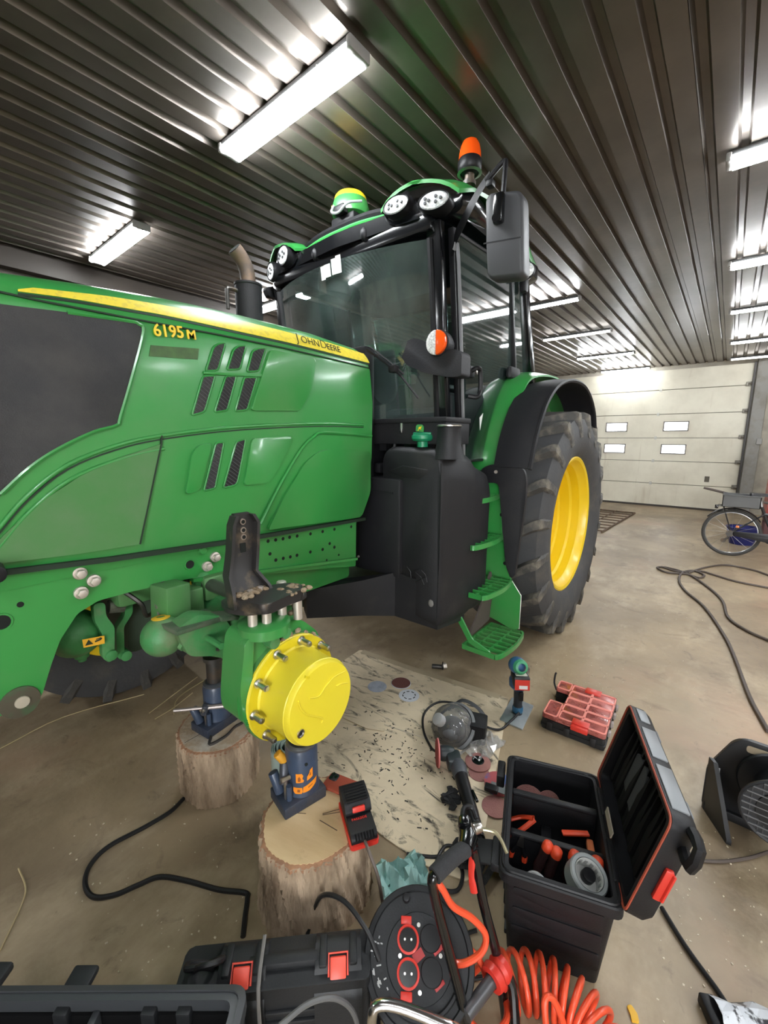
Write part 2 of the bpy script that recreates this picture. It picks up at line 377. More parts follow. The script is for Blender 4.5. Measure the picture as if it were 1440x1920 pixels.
# ================================================================ floor, ceiling, walls
X0, X1, Y0, Y1, ZC = -5.0, 12.1, -5.5, 5.25, 3.3
FLOORM = mat('dirty_concrete', (.40,.305,.190), .6, var=((.205,.15,.092),.8,.36,.66,9), bump=(9,.35))
add_layer(FLOORM, (.50,.40,.265), 1.7, .50, .76, 8, (1,1.6,1))
add_layer(FLOORM, (.12,.085,.055), 2.6, .58, .78, 9, (1.4,.8,1), .6)
add_layer(FLOORM, (.40,.25,.16), .55, .54, .74, 6)
add_layer(FLOORM, (.75,.65,.48), 60., .74, .77, 3)
add_layer(FLOORM, (.17,.125,.085), 7., .60, .74, 8, (1,1.3,1), .8)
_nt = FLOORM.node_tree; _n = _nt.nodes.new('ShaderNodeTexNoise'); _n.inputs['Scale'].default_value = 1.3; _n.inputs['Detail'].default_value = 7
_mr = _nt.nodes.new('ShaderNodeMapRange'); _mr.inputs[1].default_value = .35; _mr.inputs[2].default_value = .7; _mr.inputs[3].default_value = .36; _mr.inputs[4].default_value = .75
_nt.links.new(_n.outputs['Fac'], _mr.inputs[0]); _nt.links.new(_mr.outputs[0], _nt.nodes['Principled BSDF'].inputs['Roughness'])
struct('floor', B().box(((X0+X1)/2,(Y0+Y1)/2,-.1), (X1-X0+.6,Y1-Y0+.6,.2)), FLOORM)

CEILM = mat('brown_ceiling_sheet', (.150,.126,.108), .33, metal=.55, var=((.075,.066,.056),.9,.4,.7), bump=(3.5,.12))
add_layer(CEILM, (.16,.125,.10), 2.2, .62, .8, 6)
_b = B().box(((X0+X1)/2,(Y0+Y1)/2,ZC+.14), (X1-X0+.6,Y1-Y0+.6,.12))
ceil = struct('ceiling', _b, CEILM); ceil['label'] = 'dark brown ribbed sheet metal ceiling'
PITCH = .16; NR = 6
segs = [(X0,2.55),(2.54,7.05),(7.04,X1)]
_meshes = []
for (a, b) in segs:
    q = B(); prof = []
    for k in range(NR):
        y = k*PITCH
        prof += [(y,0),(y+.098,0),(y+.112,.032),(y+.146,.032)]
    prof += [(NR*PITCH,0)]
    n = len(prof)
    q.raw([(x,y,z) for x in (a,b) for y,z in prof] + [(x,y,z+.004) for x in (a,b) for y,z in prof],
          [(i,i+1,n+i+1,n+i) for i in range(n-1)] + [(2*n+i,3*n+i,3*n+i+1,2*n+i+1) for i in range(n-1)])
    _meshes.append(q.mesh('ceiling_sheet', CEILM, 0))
ybase = .418 - .098 + PITCH*0 - NR*PITCH*7
for j in range(12):
    for s_, me in enumerate(_meshes):
        o = bpy.data.objects.new('ceiling_sheet', me); C.objects.link(o); o.parent = ceil
        o.location = (0, ybase + j*NR*PITCH + .003*(j%2), ZC + .003*s_)

WALLM = mat('grimy_wall_cladding', (.060,.046,.036), .6, var=((.035,.028,.022),1.4,.4,.7), bump=(5,.2))
WALLC = mat('stained_concrete_wall', (.46,.42,.34), .75, var=((.22,.2,.165),1.5,.42,.7), bump=(7,.3))
struct('wall_left', B().box(((X0+X1)/2,Y1+.1,1.75), (X1-X0+.6,.2,3.5)), WALLM)
struct('trim_1', B().box(((X0+X1)/2,Y1-.06,ZC-.11), (X1-X0,.10,.16)), mat('brown_trim', (.028,.020,.014), .6))
struct('wall_right', B().box(((X0+X1)/2,Y0-.1,1.75), (X1-X0+.6,.2,3.5)), WALLC)
# the end wall behind the photographer has an open doorway letting daylight in
OY0, OY1, OZ = -5.2, -2.0, 3.0
struct('wall_front', B().box((X0-.1,(Y0-.3+OY0)/2,1.75), (.2,OY0-Y0+.3,3.5)).box((X0-.1,(OY1+Y1+.3)/2,1.75), (.2,Y1+.3-OY1,3.5)).box((X0-.1,(OY0+OY1)/2,(OZ+3.5)/2), (.2,OY1-OY0,3.5-OZ)), WALLC)
# back wall with the door opening Y from -.24 to 4.4
DY0, DY1 = -.215, 4.2
wb = struct('wall_back', B().box((X1+.1,(Y0+DY0)/2,1.75), (.2,DY0-Y0,3.5)).box((X1+.1,(DY1+Y1+.2)/2,1.75), (.2,Y1+.2-DY1,3.5)).box((X1+.1,(DY0+DY1)/2,3.36), (.2,DY1-DY0,.28)), WALLC)
struct('grey_post', B().box((X1-.06,DY0-.16,1.66), (.1,.22,3.3), bev=.01), mat('grey_post_paint', (.27,.26,.235), .6, var=((.17,.15,.12),3,.45,.7)), parent=wb)
struct('wall_socket', B().box((X1-.13,DY0-.25,1.58), (.05,.09,.12), bev=.008), mat('grey_box', (.3,.29,.27), .5), parent=wb)
# ---- sectional door, six panels with recessed joints
DOORM = mat('off_white_door_panel', (.78,.735,.60), .5, var=((.60,.55,.43),1.1,.4,.72,8), bump=(60,.08), stretch=(1,1,1))
add_layer(DOORM, (.50,.42,.30), 1.0, .60, .80, 7, (1,4,.5))
add_layer(DOORM, (.16,.11,.07), 2.5, .72, .80, 5)
door = bpy.data.objects.new('door_1', None); C.objects.link(door); door['kind'] = 'structure'; door['label'] = 'large off-white sectional overhead door with four small panes'
door.location = (X1, (DY0+DY1)/2, 0)
zs = [0.0,.56,1.105,1.655,2.21,2.77,3.24]
dl = Vector(door.location)
frames = []
for i in range(6):
    z0, z1 = zs[i]+.006, zs[i+1]-.006
    b = B()
    if i in (2,3):
        zc = 1.39 if i == 2 else 1.925
        ys = [DY0]; 
        cuts = [(.79,1.29),(2.04,2.53)]
        h = .115
        last = DY0
        for (a, c) in cuts:
            b.box((X1+.03,(last+a)/2,(z0+z1)/2), (.06,a-last,z1-z0))
            b.box((X1+.03,(a+c)/2,(z0+zc-h)/2), (.06,c-a,zc-h-z0)); b.box((X1+.03,(a+c)/2,(z1+zc+h)/2), (.06,c-a,z1-zc-h))
            last = c
            frames.append((a,c,zc,h))
        b.box((X1+.03,(last+DY1)/2,(z0+z1)/2), (.06,DY1-last,z1-z0))
    else:
        b.box((X1+.03,(DY0+DY1)/2,(z0+z1)/2), (.06,DY1-DY0,z1-z0), bev=.006)
    for k in (.33,.66): b.box((X1-.001,(DY0+DY1)/2,lerp(z0,z1,k)), (.004,DY1-DY0,.006)) if i not in (2,3) else None
    struct('door_panel', b, DOORM, door, loc=dl)
struct('door_joint', B().box((X1+.05,(DY0+DY1)/2,.56),(.02,DY1-DY0,.03)).box((X1+.05,(DY0+DY1)/2,1.105),(.02,DY1-DY0,.03)).box((X1+.05,(DY0+DY1)/2,1.655),(.02,DY1-DY0,.03)).box((X1+.05,(DY0+DY1)/2,2.21),(.02,DY1-DY0,.03)).box((X1+.05,(DY0+DY1)/2,2.77),(.02,DY1-DY0,.03)), mat('joint_seal', (.17,.15,.115), .7), door, loc=dl)
FRM = mat('grey_pane_frame', (.2,.18,.15), .5)
PANE = glass_mat('door_pane_glass', (.95,.97,1.), dust=.05, dustcol=(.8,.8,.8))
for (a, c, zc, h) in frames:
    wf = struct('window_frame', B().box((X1-.004,(a+c)/2,zc+h-.012),(.03,c-a,.024)).box((X1-.004,(a+c)/2,zc-h+.012),(.03,c-a,.024)).box((X1-.004,a+.012,zc),(.03,.024,2*h)).box((X1-.004,c-.012,zc),(.03,.024,2*h)), FRM, door, loc=dl)
    struct('pane', B().box((X1+.012,(a+c)/2,zc),(.006,c-a-.03,2*h-.03)), PANE, wf, loc=dl)
# hinges and rollers along the joints
HNG = mat('galvanised_hinge', (.62,.60,.54), .4, metal=.5)
for z in zs[1:6]:
    for y in (1.42,2.95,4.1):
        struct('hinge', B().box((X1-.012,y,z),(.02,.05,.075),bev=.004).cyl((X1-.024,y-.03,z),(X1-.024,y+.03,z),.009,n=8), HNG, door, loc=dl)
for z in (.05,.56,1.105,1.655,2.21,2.77):
    struct('roller_bracket', B().box((X1-.03,DY0+.05,z+.02),(.05,.09,.085),bev=.006).cyl((X1-.06,DY0+.0,z+.02),(X1-.06,DY0+.06,z+.02),.025,n=10), mat('roller_steel', (.16,.145,.12), .45, metal=.6), door, loc=dl)
struct('track', B().box((X1-.075,DY0-.015,1.62),(.06,.04,3.22),bev=.006), mat('dark_track', (.05,.045,.042), .5, metal=.4), door, loc=dl)
struct('draught_strip', B().box((X1-.01,(DY0+DY1)/2,.02),(.05,DY1-DY0,.045)), mat('door_seal', (.05,.042,.035), .8), door, loc=dl)
struct('hand_mark', B().box((X1-.003,.33,.72),(.006,.09,.13),bev=.002), mat('dirty_handle_plate', (.10,.085,.06), .6), door, loc=dl)

# ================================================================ ceiling lights
TUBEM = mat('lit_tube', (.9,.9,.9), .4, emit=((.93,.97,1.0),TUBE))
TUBEW = mat('dim_tube', (.9,.9,.88), .4, emit=((1,.96,.9),2.2))  # faint glow put into the tubes that are not fully lit
HOUS = mat('grey_lamp_housing', (.03,.03,.03), .5)
ENDC = mat('grey_end_cap', (.22,.21,.2), .5)
def light(x, yc, tubes, label, L=1.06, lit=True, grp=None):
    t = Thing('ceiling_light', label, 'ceiling light', (x,yc,ZC), 0, grp)
    wd = .13 if tubes == 2 else .075
    t.add('housing', B().box((0,0,-.022),(wd*.85 if tubes == 2 else .05,L-.02,.03),bev=.006), HOUS)
    for s_ in ([-1,1] if tubes == 2 else [0]):
        ty = t.add('tube', B().cyl((s_*.049,-L/2+.03,-.052),(s_*.049,L/2-.03,-.052),.019,n=12), TUBEM if lit else TUBEW)
    for s_ in (-1,1):
        t.add('end_cap', B().box((0,s_*(L/2-.012),-.04),(wd,.026,.05),bev=.006), ENDC)
    for k in (-.3,.3):
        t.add('clip', B().box((0,k*L,-.045),(wd*1.02 if tubes == 2 else .05,.008,.02)), ENDC)
    return t
k_ = (ZC-1.6)/1.53
light(1.41*k_, 1.757*k_, 2, 'bright twin tube ceiling light nearest the camera above the green bonnet')
light(1.432*k_, 3.88*k_, 2, 'twin tube ceiling light far left beyond the green bonnet')
light(3.10*k_, 4.05*k_, 2, 'tube ceiling light seen between the exhaust stack and the cab')
light(3.17*k_, (.24-.53)*k_, 2, 'twin tube ceiling light nearest of the right row, cut by the frame')
light(4.95*k_, (.24-.53)*k_, 2, 'tube ceiling light second of the right row, cut by the frame')
light(6.66*k_, (.24-.53)*k_, 1, 'single tube ceiling light third of the right row')
light(8.7*k_, (.24-.53)*k_, 1, 'single tube ceiling light fourth of the right row', lit=True)
light(10.4*k_, (.24-.53)*k_, 1, 'dim tube ceiling light, last of the right row above the door', lit=False)
light(5.01*k_, (1.352+.53)*k_, 1, 'single tube ceiling light just behind the cab rear post')
light(6.68*k_, (1.375+.53)*k_, 1, 'dim grey tube ceiling light second behind the cab', lit=False)
light(8.59*k_, (1.393+.53)*k_, 1, 'bright tube ceiling light third behind the cab')
light(10.55*k_, (1.408+.53)*k_, 1, 'bright tube ceiling light nearest the overhead door')
for (x, y) in ((-.9,-.3),(1.3,-2.1),(-.9,-2.1),(3.1,-2.1),(5.0,-2.1),(1.3,-4.0),(-.9,-4.0),(3.1,-4.0),(7.6,-2.4),(-2.7,3.95)):
    light(x*k_, y*k_, 2, 'twin tube ceiling light of the hall outside the picture', grp='tube lights outside the picture')
# ================================================================ tractor (rearwards = +X, its left side faces -Y)
YC = 2.02
T = Thing('tractor', 'large green farm tractor with yellow rims, jacked up with one front wheel off', 'tractor', (2.3,YC,0), 0, world=True)
mir = lambda y: 2*YC - y
# ---------------------------------------------------------------- bonnet
SEC = [(.425,1.16),(.443,1.28),(.446,1.5),(.446,1.8),(.444,1.97),(.436,2.015),(.420,2.05),(.398,2.08),(.36,2.108),(.30,2.132),(.20,2.15),(.08,2.158)]
KX = [(-.5,.1),(.2,.42),(.35,.6),(.6,.85),(.9,.98),(1.2,1.03),(1.5,1.0),(1.8,.82)]
def hoodsec(x):
    k = pl(x, KX); nose = max(0, min(1, (x+.55)/.45)); wn = .55+.45*math.sqrt(max(0,1-(1-nose)**2)); out = []
    for d, z in SEC:
        zz = 2.015 + (z-2.015)*k if z > 2.015 else z
        zz = lerp(1.62, zz, .55+.45*math.sqrt(max(0,1-(1-nose)**2)))
        out.append((d*wn, zz))
    return out
def hoody(x, z):
    s_ = hoodsec(x)
    for (d0,z0),(d1,z1_) in zip(s_, s_[1:]):
        if z0 <= z <= z1_ and z1_ > z0: return YC - lerp(d0,d1,(z-z0)/(z1_-z0))
    return YC - s_[0][0]
rear = [(1.16,1.725),(1.28,1.76),(1.36,1.80),(1.73,1.818),(1.9,1.814),(2.0,1.79),(2.06,1.765),(2.2,1.74)]
secs = []
XS = [-.55,-.5,-.4,-.25,-.1,.1,.3,.5,.7,.9,1.1,1.3,1.5,1.65]
for x in XS + ['r']:
    s_ = hoodsec(1.78 if x == 'r' else x)
    pts = [((pl(z, rear) if x == 'r' else x), YC-d, z) for d, z in s_] + [((pl(z, rear) if x == 'r' else x), YC+d, z) for d, z in s_[::-1]]
    secs.append(pts)
hood = T.add('bonnet', B().loft(secs), GREEN, smooth=30)
F = 1.574      # plane of the bonnet side
hp = lambda name, poly, m, out=.004, inn=.008, bev=0., lab=None: T.add(name, B().prism(poly, 'Y', F-out, F+inn, bev), m, hood, label=lab)
# yellow stripe follows the shoulder
st, sb = P['stripe_t'], P['stripe_b']
def strip_loft(top, bot, lift, n=40, rows=4):
    b = B(); xs0 = top[0][0]; xs1 = top[-1][0]; grid = []
    for i in range(n+1):
        u = i/n; x = lerp(xs0, xs1, u); zt = pl(x, top); zb = pl(x, bot); row = []
        for j in range(rows+1):
            z = lerp(zb, zt, j/rows); row.append((x + (.009*(1-j/rows) if i == n else 0), hoody(x, z) - lift, z))
        grid.append(row)
    vs = [p for r in grid for p in r] + [(p[0], p[1]+lift+.004, p[2]) for r in grid for p in r]; m = rows+1; N = (n+1)*m; fs = []
    for i in range(n):
        for j in range(rows):
            a = i*m+j; fs.append((a,a+1,a+m+1,a+m)); fs.append((N+a,N+a+m,N+a+m+1,N+a+1))
        fs.append((i*m,(i+1)*m,N+(i+1)*m,N+i*m)); k = i*m+rows; fs.append((k,N+k,N+k+m,k+m))
    for j in range(rows):
        fs.append((j,N+j,N+j+1,j+1)); a = n*m+j; fs.append((a,a+1,N+a+1,N+a))
    b.raw(vs, fs); return b
T.add('yellow_stripe', strip_loft(sm2(st,3), sm2(sb,3), .0035), STRIPE, hood, label='yellow stripe along the bonnet shoulder')
T.add('stripe_edge_line', strip_loft([(x,z-.003) for x,z in sm2(sb,3)], [(x,z-.011) for x,z in sm2(sb,3)], .0025, rows=1), GROOVE, hood)
DARKTXT = mat('black_print', (.02,.03,.015), .5)
(tx0,tz0),(tx1,tz1) = P['text_jd'][0], P['text_jd'][1]
yb = hoody(1.45,2.035) - .006
T.text('stripe_lettering', 'J', .064, (tx0,yb,tz0-.006), (tx1-tx0,0,tz1-tz0+.004), (0,.42,1), DARKTXT, hood, .0008, bold=-.001)
T.text('stripe_lettering', 'OHN', .050, (tx0+.026,yb,tz0-.002), (tx1-tx0,0,tz1-tz0+.004), (0,.42,1), DARKTXT, hood, .0008, bold=-.0005, sx=1.0)
T.text('stripe_lettering', 'D', .062, (tx0+.146,yb,tz0-.008), (tx1-tx0,0,tz1-tz0+.004), (0,.42,1), DARKTXT, hood, .0008, bold=-.001)
T.text('stripe_lettering', 'EERE', .046, (tx0+.188,yb,tz0-.006), (tx1-tx0,0,tz1-tz0+.004), (0,.42,1), DARKTXT, hood, .0008, bold=.0, sx=.98)
YBADGE = mat('yellow_badge', (.80,.55,.02), .35)
bz = P['badge']
T.text('model_badge', '6195', .056, (.668,F-.006,1.938), (1,0,.10), (0,0,1), YBADGE, hood, .003, bold=.0008, sx=.95)
T.text('model_badge', 'M', .044, (.782,F-.006,1.951), (1,0,.08), (0,0,1), YBADGE, hood, .003, bold=.0008, sx=1.05)
hp('faded_sticker', P['smear'], mat('faded_sticker_residue', (.045,.09,.03), .6, var=((.06,.14,.035),20,.4,.7)), .0012)
hp('grille_screen', rpoly([p for p in P['grille'] if p[0] > -.2], .012), MESHG, .006, bev=.002, lab='dark mesh grille screen')
gp = P['grille'];
# thin green bead round the grille screen
T.add('grille_bead', B().tube([(x,F-.004,z) for x,z in sm2(gp[2:-1],4)], .006, 6), GREEN, hood)
hp('lower_side_shield', rpoly(P['low_panel'],.004,2), GREEND, .006, lab='dull dusty green lower side shield')
arc = sm2(P['arc_up'],4)
T.add('side_crease', B().tube([(x,F,z-.008) for x,z in arc], .007, 8), GREEN, hood, smooth=60)
T.add('side_crease_gap', B().prism(ribbon([(x,z-.021) for x,z in arc], .005), 'Y', F-.0025, F+.004), GROOVE, hood)
arc2 = [(x,z-.055) for x,z in arc if x < .68]
T.add('side_crease', B().tube([(x,F,z) for x,z in arc2], .007, 8), GREEN, hood, smooth=60)
sh = P['low_panel']
T.add('shield_gap', B().prism(ribbon([(sh[5][0]+.004,sh[5][1]+.03),sh[5],sh[6]], .005), 'Y', F-.0075, F), GROOVE, hood)
ln_ = [P['arc_up'][0]]
crs = [(x, z+.0) for x, z in [(.27,1.992),(.36,1.990),(.6,1.992),(.9,1.998),(1.2,1.999),(1.5,1.994),(1.80,1.985)]]
T.add('shoulder_crease', B().prism(ribbon(crs, .005), 'Y', F-.002, F+.006), GROOVE, hood)
VENT = mat('vent_black', (.006,.006,.007), .6); WIRE = mat('vent_wire', (.10,.10,.105), .4)
for nm in ('vent_a1','vent_a2','vent_a3','vent_b1','vent_b2','vent_b3','vent_c1','vent_c2'):
    poly = rpoly(P[nm], .012)
    hv = hp('vent', poly, MESHG if nm in ('vent_a1','vent_b1','vent_c1') else VENT, .003)
    b = B(); xs = [p[0] for p in poly]; zs_ = [p[1] for p in poly]
    for k in range(26):
        d = (.8,-.6); o = (min(xs)-.1, min(zs_)-.1+k*.0165); r = clip(poly, o, d)
        if r and r[1]-r[0] > .006:
            b.tube([(o[0]+d[0]*r[0],F-.0045,o[1]+d[1]*r[0]),(o[0]+d[0]*r[1],F-.0045,o[1]+d[1]*r[1])], .0011, 4)
    if len(b.bm.verts): T.add('vent_slats', b, WIRE, hood, kind='stuff')
    T.add('vent_rim', B().tube([(x,F-.002,z) for x,z in poly], .0042, 6, closed=True), GREEN, hood)
# raised air scoops behind the vents
for nm in ('scoop_up','scoop_low','scoop_c0'):
    hp('air_scoop', rpoly(P[nm], .02), GREEN, .011, bev=.009)
bar = [(.835,1.847),(.95,1.856),(1.08,1.867),(1.2,1.866),(1.36,1.853)]
T.add('vent_bar', B().prism(ribbon(bar,.012), 'Y', F-.008, F, .003), GREEN, hood)
hp('rear_side_panel', rpoly([(x,z-.004) for x,z in P['rear_panel']], .03), GREEN, .010, bev=.008)
rp = P['rear_panel']
T.add('panel_bead', B().tube([(x+.0,F-.006,z+.03) for x,z in sm2([(1.05,1.20),(1.16,1.36),(1.29,1.52),(1.37,1.58),(1.45,1.605),(1.8,1.59)],4)], .008, 6), GREEN, hood)
T.add('bonnet_seal', B().prism(ribbon([(-.4,1.205),(.19,1.222),(.46,1.20),(.89,1.178),(1.255,1.166),(1.745,1.152)], .016), 'Y', 1.566, 1.62), GROOVE, hood)
T.add('latch_knob', B().cyl((.17,1.60,1.235),(.17,1.50,1.235),.032,.026,12,bev=.006), BLK, hood)
# cowl behind the bonnet (black rubber against the cab)
T.add('cowl', B().box((1.86,YC,1.72),(.09,.78,.80),bev=.02).box((1.95,YC,1.45),(.25,.7,.5),bev=.02), BLK)

# ---------------------------------------------------------------- chassis rails
rl = P['rail']; rpolyg = [p for p in rl[1:5]] + [(1.745,1.15),(1.702,1.141),(1.694,.877)] + rl[8:20] + [(.176,.767),(.10,.80),(.06,.9),(.05,1.215)]
rail = T.add('chassis_rail', B().prism(rpoly(rpolyg,.012), 'Y', 1.60, 1.635, .005), GREEN, smooth=30)
T.add('chassis_rail', B().prism(rpoly(rpolyg,.012), 'Y', mir(1.635), mir(1.60), .005), GREEN, smooth=30)
T.add('cross_member', B().box((.02,YC,1.0),(.08,.78,.3),bev=.01).box((1.1,YC,1.06),(1.2,.7,.16),bev=.02), GREEND)
for x, z in P['rail_bolts'][:5]:
    T.add('bolt', B().cyl((x,1.603,z),(x,1.588,z),.021,.021,18,bev=.003).cyl((x,1.59,z),(x,1.571,z),.0155,.015,6,bev=.003), BOLT, rail)
x, z = P['rail_bolts'][5]
T.add('plug', B().cyl((x,1.603,z),(x,1.584,z),.017,.014,12,bev=.003), GREEN, rail)
HOLE = mat('hole_dark', (.003,.005,.003), .9)
for x, z in P['rail_holes']:
    T.add('bolt_hole', B().cyl((x,1.61,z),(x,1.5992,z),.0085 if z > .98 else .006,n=10), HOLE, rail)
for x, z in P['rail_dots']:
    T.add('bolt_hole', B().cyl((x,1.61,z),(x,1.5992,z),.009,n=10), HOLE, rail)
for (x, z), r in zip(P['rail_bighole'],(.022,.017)):
    T.add('access_hole', B().cyl((x,1.61,z),(x,1.599,z),r,n=16), HOLE, rail)
    T.add('access_hole_rim', B().lathe((x,1.60,z),(0,-1,0),[(r,0),(r,.003),(r+.005,.003),(r+.006,0)],18,cap=(False,False)), GREEN, rail)
x, z = P['boss'][0]
T.add('pivot_boss', B().lathe((x,1.6,z),(0,-1,0),[(.050,0),(.049,.004),(.018,.006),(0,.007)],24), mat('dark_greasy_boss', (.07,.06,.04), .5, var=((.05,.10,.045),12,.5,.65)), rail)
T.add('boss_highlight', B().lathe((x+.004,1.594,z),(0,-1,0),[(.019,0),(.018,.004),(0,.006)],16), mat('boss_highlight_metal', (.55,.5,.4), .45, metal=.4), rail)  # pale disc paints the highlight at the boss centre
T.add('rail_flange', B().box((1.22,1.60,.985),(.96,.03,.014),rot=(0,.13,0)), GREEN, rail)
T.add('rear_frame', B().prism(rpoly([(.93,1.0),(1.55,.90),(1.70,.88),(1.7,.80),(1.36,.80),(1.2,.80),(1.06,.88)],.02), 'Y', 1.66, 1.74, .008), GREEN)
T.add('engine_block', B().box((.9,YC,1.45),(1.5,.5,.5),bev=.03).box((1.2,YC,.92),(1.3,.44,.4),bev=.04).box((2.6,YC,.85),(2.2,.5,.5),bev=.05), mat('dark_engine', (.03,.05,.03), .6))

# ---------------------------------------------------------------- front axle and suspension
HX, HZ = .885, .692
axle = T.add('front_axle', B().loft([[(HX+dx*k,y,HZ+.13+dz*k) for dx,dz in ((-.10,-.10),(-.12,.05),(-.06,.13),(.08,.13),(.12,.04),(.09,-.10))] for y,k in ((1.26,1.05),(1.36,.95),(1.50,.95),(1.62,1.15),(1.8,1.2),(2.25,1.2),(2.5,1.1),(2.8,.9))]), GREENM, smooth=45)
T.add('axle_casting_step', B().prism(rpoly([(.58,.955),(.66,.985),(.76,.945),(.80,.86),(.72,.80),(.62,.84)],.02), 'Y', 1.40, 1.47, .01), GREENM, axle)
T.add('axle_bracket', B().box((.64,1.56,.985),(.10,.10,.17),rot=(0,.06,.2),bev=.008).box((.72,1.62,.96),(.10,.12,.12),bev=.008).box((.86,1.62,1.0),(.16,.1,.1),bev=.01), GREEND, axle)
T.add('grease_plate', B().box((.66,1.44,.948),(.19,.12,.016),rot=(.05,.08,.12),bev=.004).box((.78,1.42,.935),(.09,.08,.014),rot=(.1,.25,.1),bev=.004), mat('greasy_green', (.06,.10,.055), .6, var=((.13,.14,.1),14,.45,.7)), axle)
T.add('axle_bolt', B().cyl((.69,1.40,.885),(.69,1.30,.885),.012,n=8).cyl((.835,1.22,.935),(.835,1.12,.935),.02,n=10), GREENM, axle)
for (x, z), y, r, nm in ((P['acc1'][0],1.80,.088,'hydraulic_accumulator'),(P['acc2'][0],1.50,.072,'hydraulic_accumulator')):
    a_ = T.add(nm, B().sphere((x,y,z),r,24), GREENM, smooth=60)
    if y > 1.6: T.add('accumulator_neck', B().lathe((x+.01,y,z-r*.9),(0,0,-1),[(.026,0),(.024,.02),(.014,.026),(.014,.035)],14), GREENM, a_)
    else: T.add('accumulator_plug', B().cyl((x+.03,y-r*.93,z-.026),(x+.035,y-r*1.12,z-.03),.015,n=6), GREENM, a_)
T.add('yellow_ring', B().lathe((.578,1.50,.903),(0.02,.1,1),[(.030,.066),(.031,.069),(.016,.0725),(.014,.0712)],18,cap=(False,False)), mat('yellow_label', (.75,.45,.03), .5))
for nm in ('linkA','linkB'):
    y = 1.70 if nm == 'linkA' else 1.75
    lk = T.add('suspension_link', B().prism(rpoly(P[nm],.015), 'Y', y, y+.035, .006), GREENM, smooth=30)
    cx = sum(p[0] for p in P[nm][4:6])/2; cz = min(p[1] for p in P[nm])+.028
    T.add('link_pin', B().cyl((cx,y-.012,cz),(cx,y+.06,cz),.02,n=14,bev=.003), GREENM, lk)
(x0,z0),(x1,z1) = P['roller']
T.add('suspension_roller', B().cyl((x0,1.74,z0),(x1,1.74,z1),.026,n=16,bev=.003), mat('worn_bare_steel', (.22,.22,.19), .4, metal=.6, var=((.08,.1,.07),20,.4,.7)))
wl = T.add('warning_label', B().prism(P['warn'],'Y',1.688,1.69), mat('warning_yellow', (.80,.42,.03), .5))
wx = [p[0] for p in P['warn']]; wz = [p[1] for p in P['warn']]
T.add('warning_triangle', B().prism([(wx[0]+.006,.878),(wx[0]+.030,.876),(wx[0]+.018,.897)],'Y',1.6865,1.688), DARKTXT, wl)
T.add('warning_sign_hand', B().prism(ribbon([(wx[0]+.036,.882),(wx[0]+.052,.884),(wx[0]+.058,.888)],.006),'Y',1.6865,1.688).prism(ribbon([(wx[0]+.040,.889),(wx[0]+.056,.890)],.003),'Y',1.6865,1.688), DARKTXT, wl)
hs = B()
for x in (.60,.63): hs.tube([(x,1.60,1.07),(x+.004,1.58,1.01),(x-.004,1.55,.965),(x-.01,1.52,.94)],.010,8,smooth=3).cyl((x+.002,1.585,1.02),(x,1.56,.985),.014,n=8)
T.add('hydraulic_hose', hs, mat('dirty_hose', (.06,.07,.05), .5, var=((.2,.19,.15),30,.5,.6)))
T.add('brake_line', B().tube([(.52,1.66,1.05),(.56,1.62,1.0),(.60,1.66,.93),(.72,1.66,1.02),(.9,1.66,1.05)],.008,6,smooth=5).tube([(.70,1.50,.88),(.705,1.36,.875),(.69,1.33,.86)],.007,6,smooth=4), DSTEEL)
cy_ = T.add('steering_cylinder', B().cyl((.80,1.62,1.02),(.86,1.30,.985),.026,n=16,bev=.004).cyl((.76,1.72,1.03),(.80,1.62,1.02),.034,n=16,bev=.004), mat('oily_cylinder', (.04,.05,.035), .35))
T.add('cylinder_boot', B().lathe((.80,1.62,1.03),(-.1,.75,.05),[(.03,-.02),(.044,-.015),(.034,-.005),(.046,.004),(.036,.014),(.046,.024),(.03,.03)],18), GREENM, cy_)
T.add('boot_band', B().lathe((.795,1.628,1.03),(-.1,.75,.05),[(.0455,-.002),(.048,.0),(.048,.004),(.0455,.006)],18,cap=(False,False)), mat('yellow_label', (.75,.45,.03)), cy_)
# knuckle, flange, drum
kp = P['knuckle']
kn = T.add('steering_knuckle', B().prism(rpoly([(.72,.955),(.78,.962),(.95,.93),(1.03,.85),(1.06,.76),(1.03,.60),(.93,.50),(.80,.51),(.735,.59),(.672,.66),(.668,.72),(.684,.84),(.70,.93)],.03), 'Y', 1.185, 1.29, .012), GREEN, smooth=30)
T.add('knuckle_rib', B().prism(rpoly([(.70,.94),(.735,.95),(.715,.75),(.72,.60),(.676,.66),(.672,.78)],.02),'Y',1.165,1.19,.006), GREEN, kn)
T.add('knuckle_casting_text', B().box((.70,1.164,.66),(.03,.003,.004)).box((.70,1.164,.652),(.028,.003,.003)).box((.70,1.164,.644),(.03,.003,.004)), GREEN, kn)
T.add('king_pin_cap', B().lathe((.80,1.20,.955),(0,0,1),[(.09,-.02),(.09,.012),(.08,.02),(.03,.024)],24), GREEN, kn)
T.add('knuckle_lug', B().cyl((.80,1.19,.905),(.80,1.14,.905),.022,n=14,bev=.003), GREENM, kn)
T.add('green_backing_ring', B().lathe((HX,1.19,HZ),(0,-1,0),[(.14,0),(.2,.0),(.203,.006),(.2,.016),(.15,.018)],40), GREEND, kn)
hub = T.add('wheel_hub', B().lathe((HX,1.175,HZ),(0,-1,0),[(.19,0),(.197,.004),(.197,.012),(.188,.018),(.160,.02),(.153,.026),(.150,.05),(.1485,.13),(.151,.138),(.152,.150),(.150,.152),(.146,.166),(.142,.172),(.0,.174)],56), YEL, smooth=28, label='bright yellow planetary hub without its wheel')
T.add('hub_flange_paint', B().lathe((HX,1.1575,HZ),(0,-1,0),[(.158,0),(.158,.003),(.193,.003),(.195,0)],48,cap=(False,False)), YELD, hub, label='chipped yellow flange face')
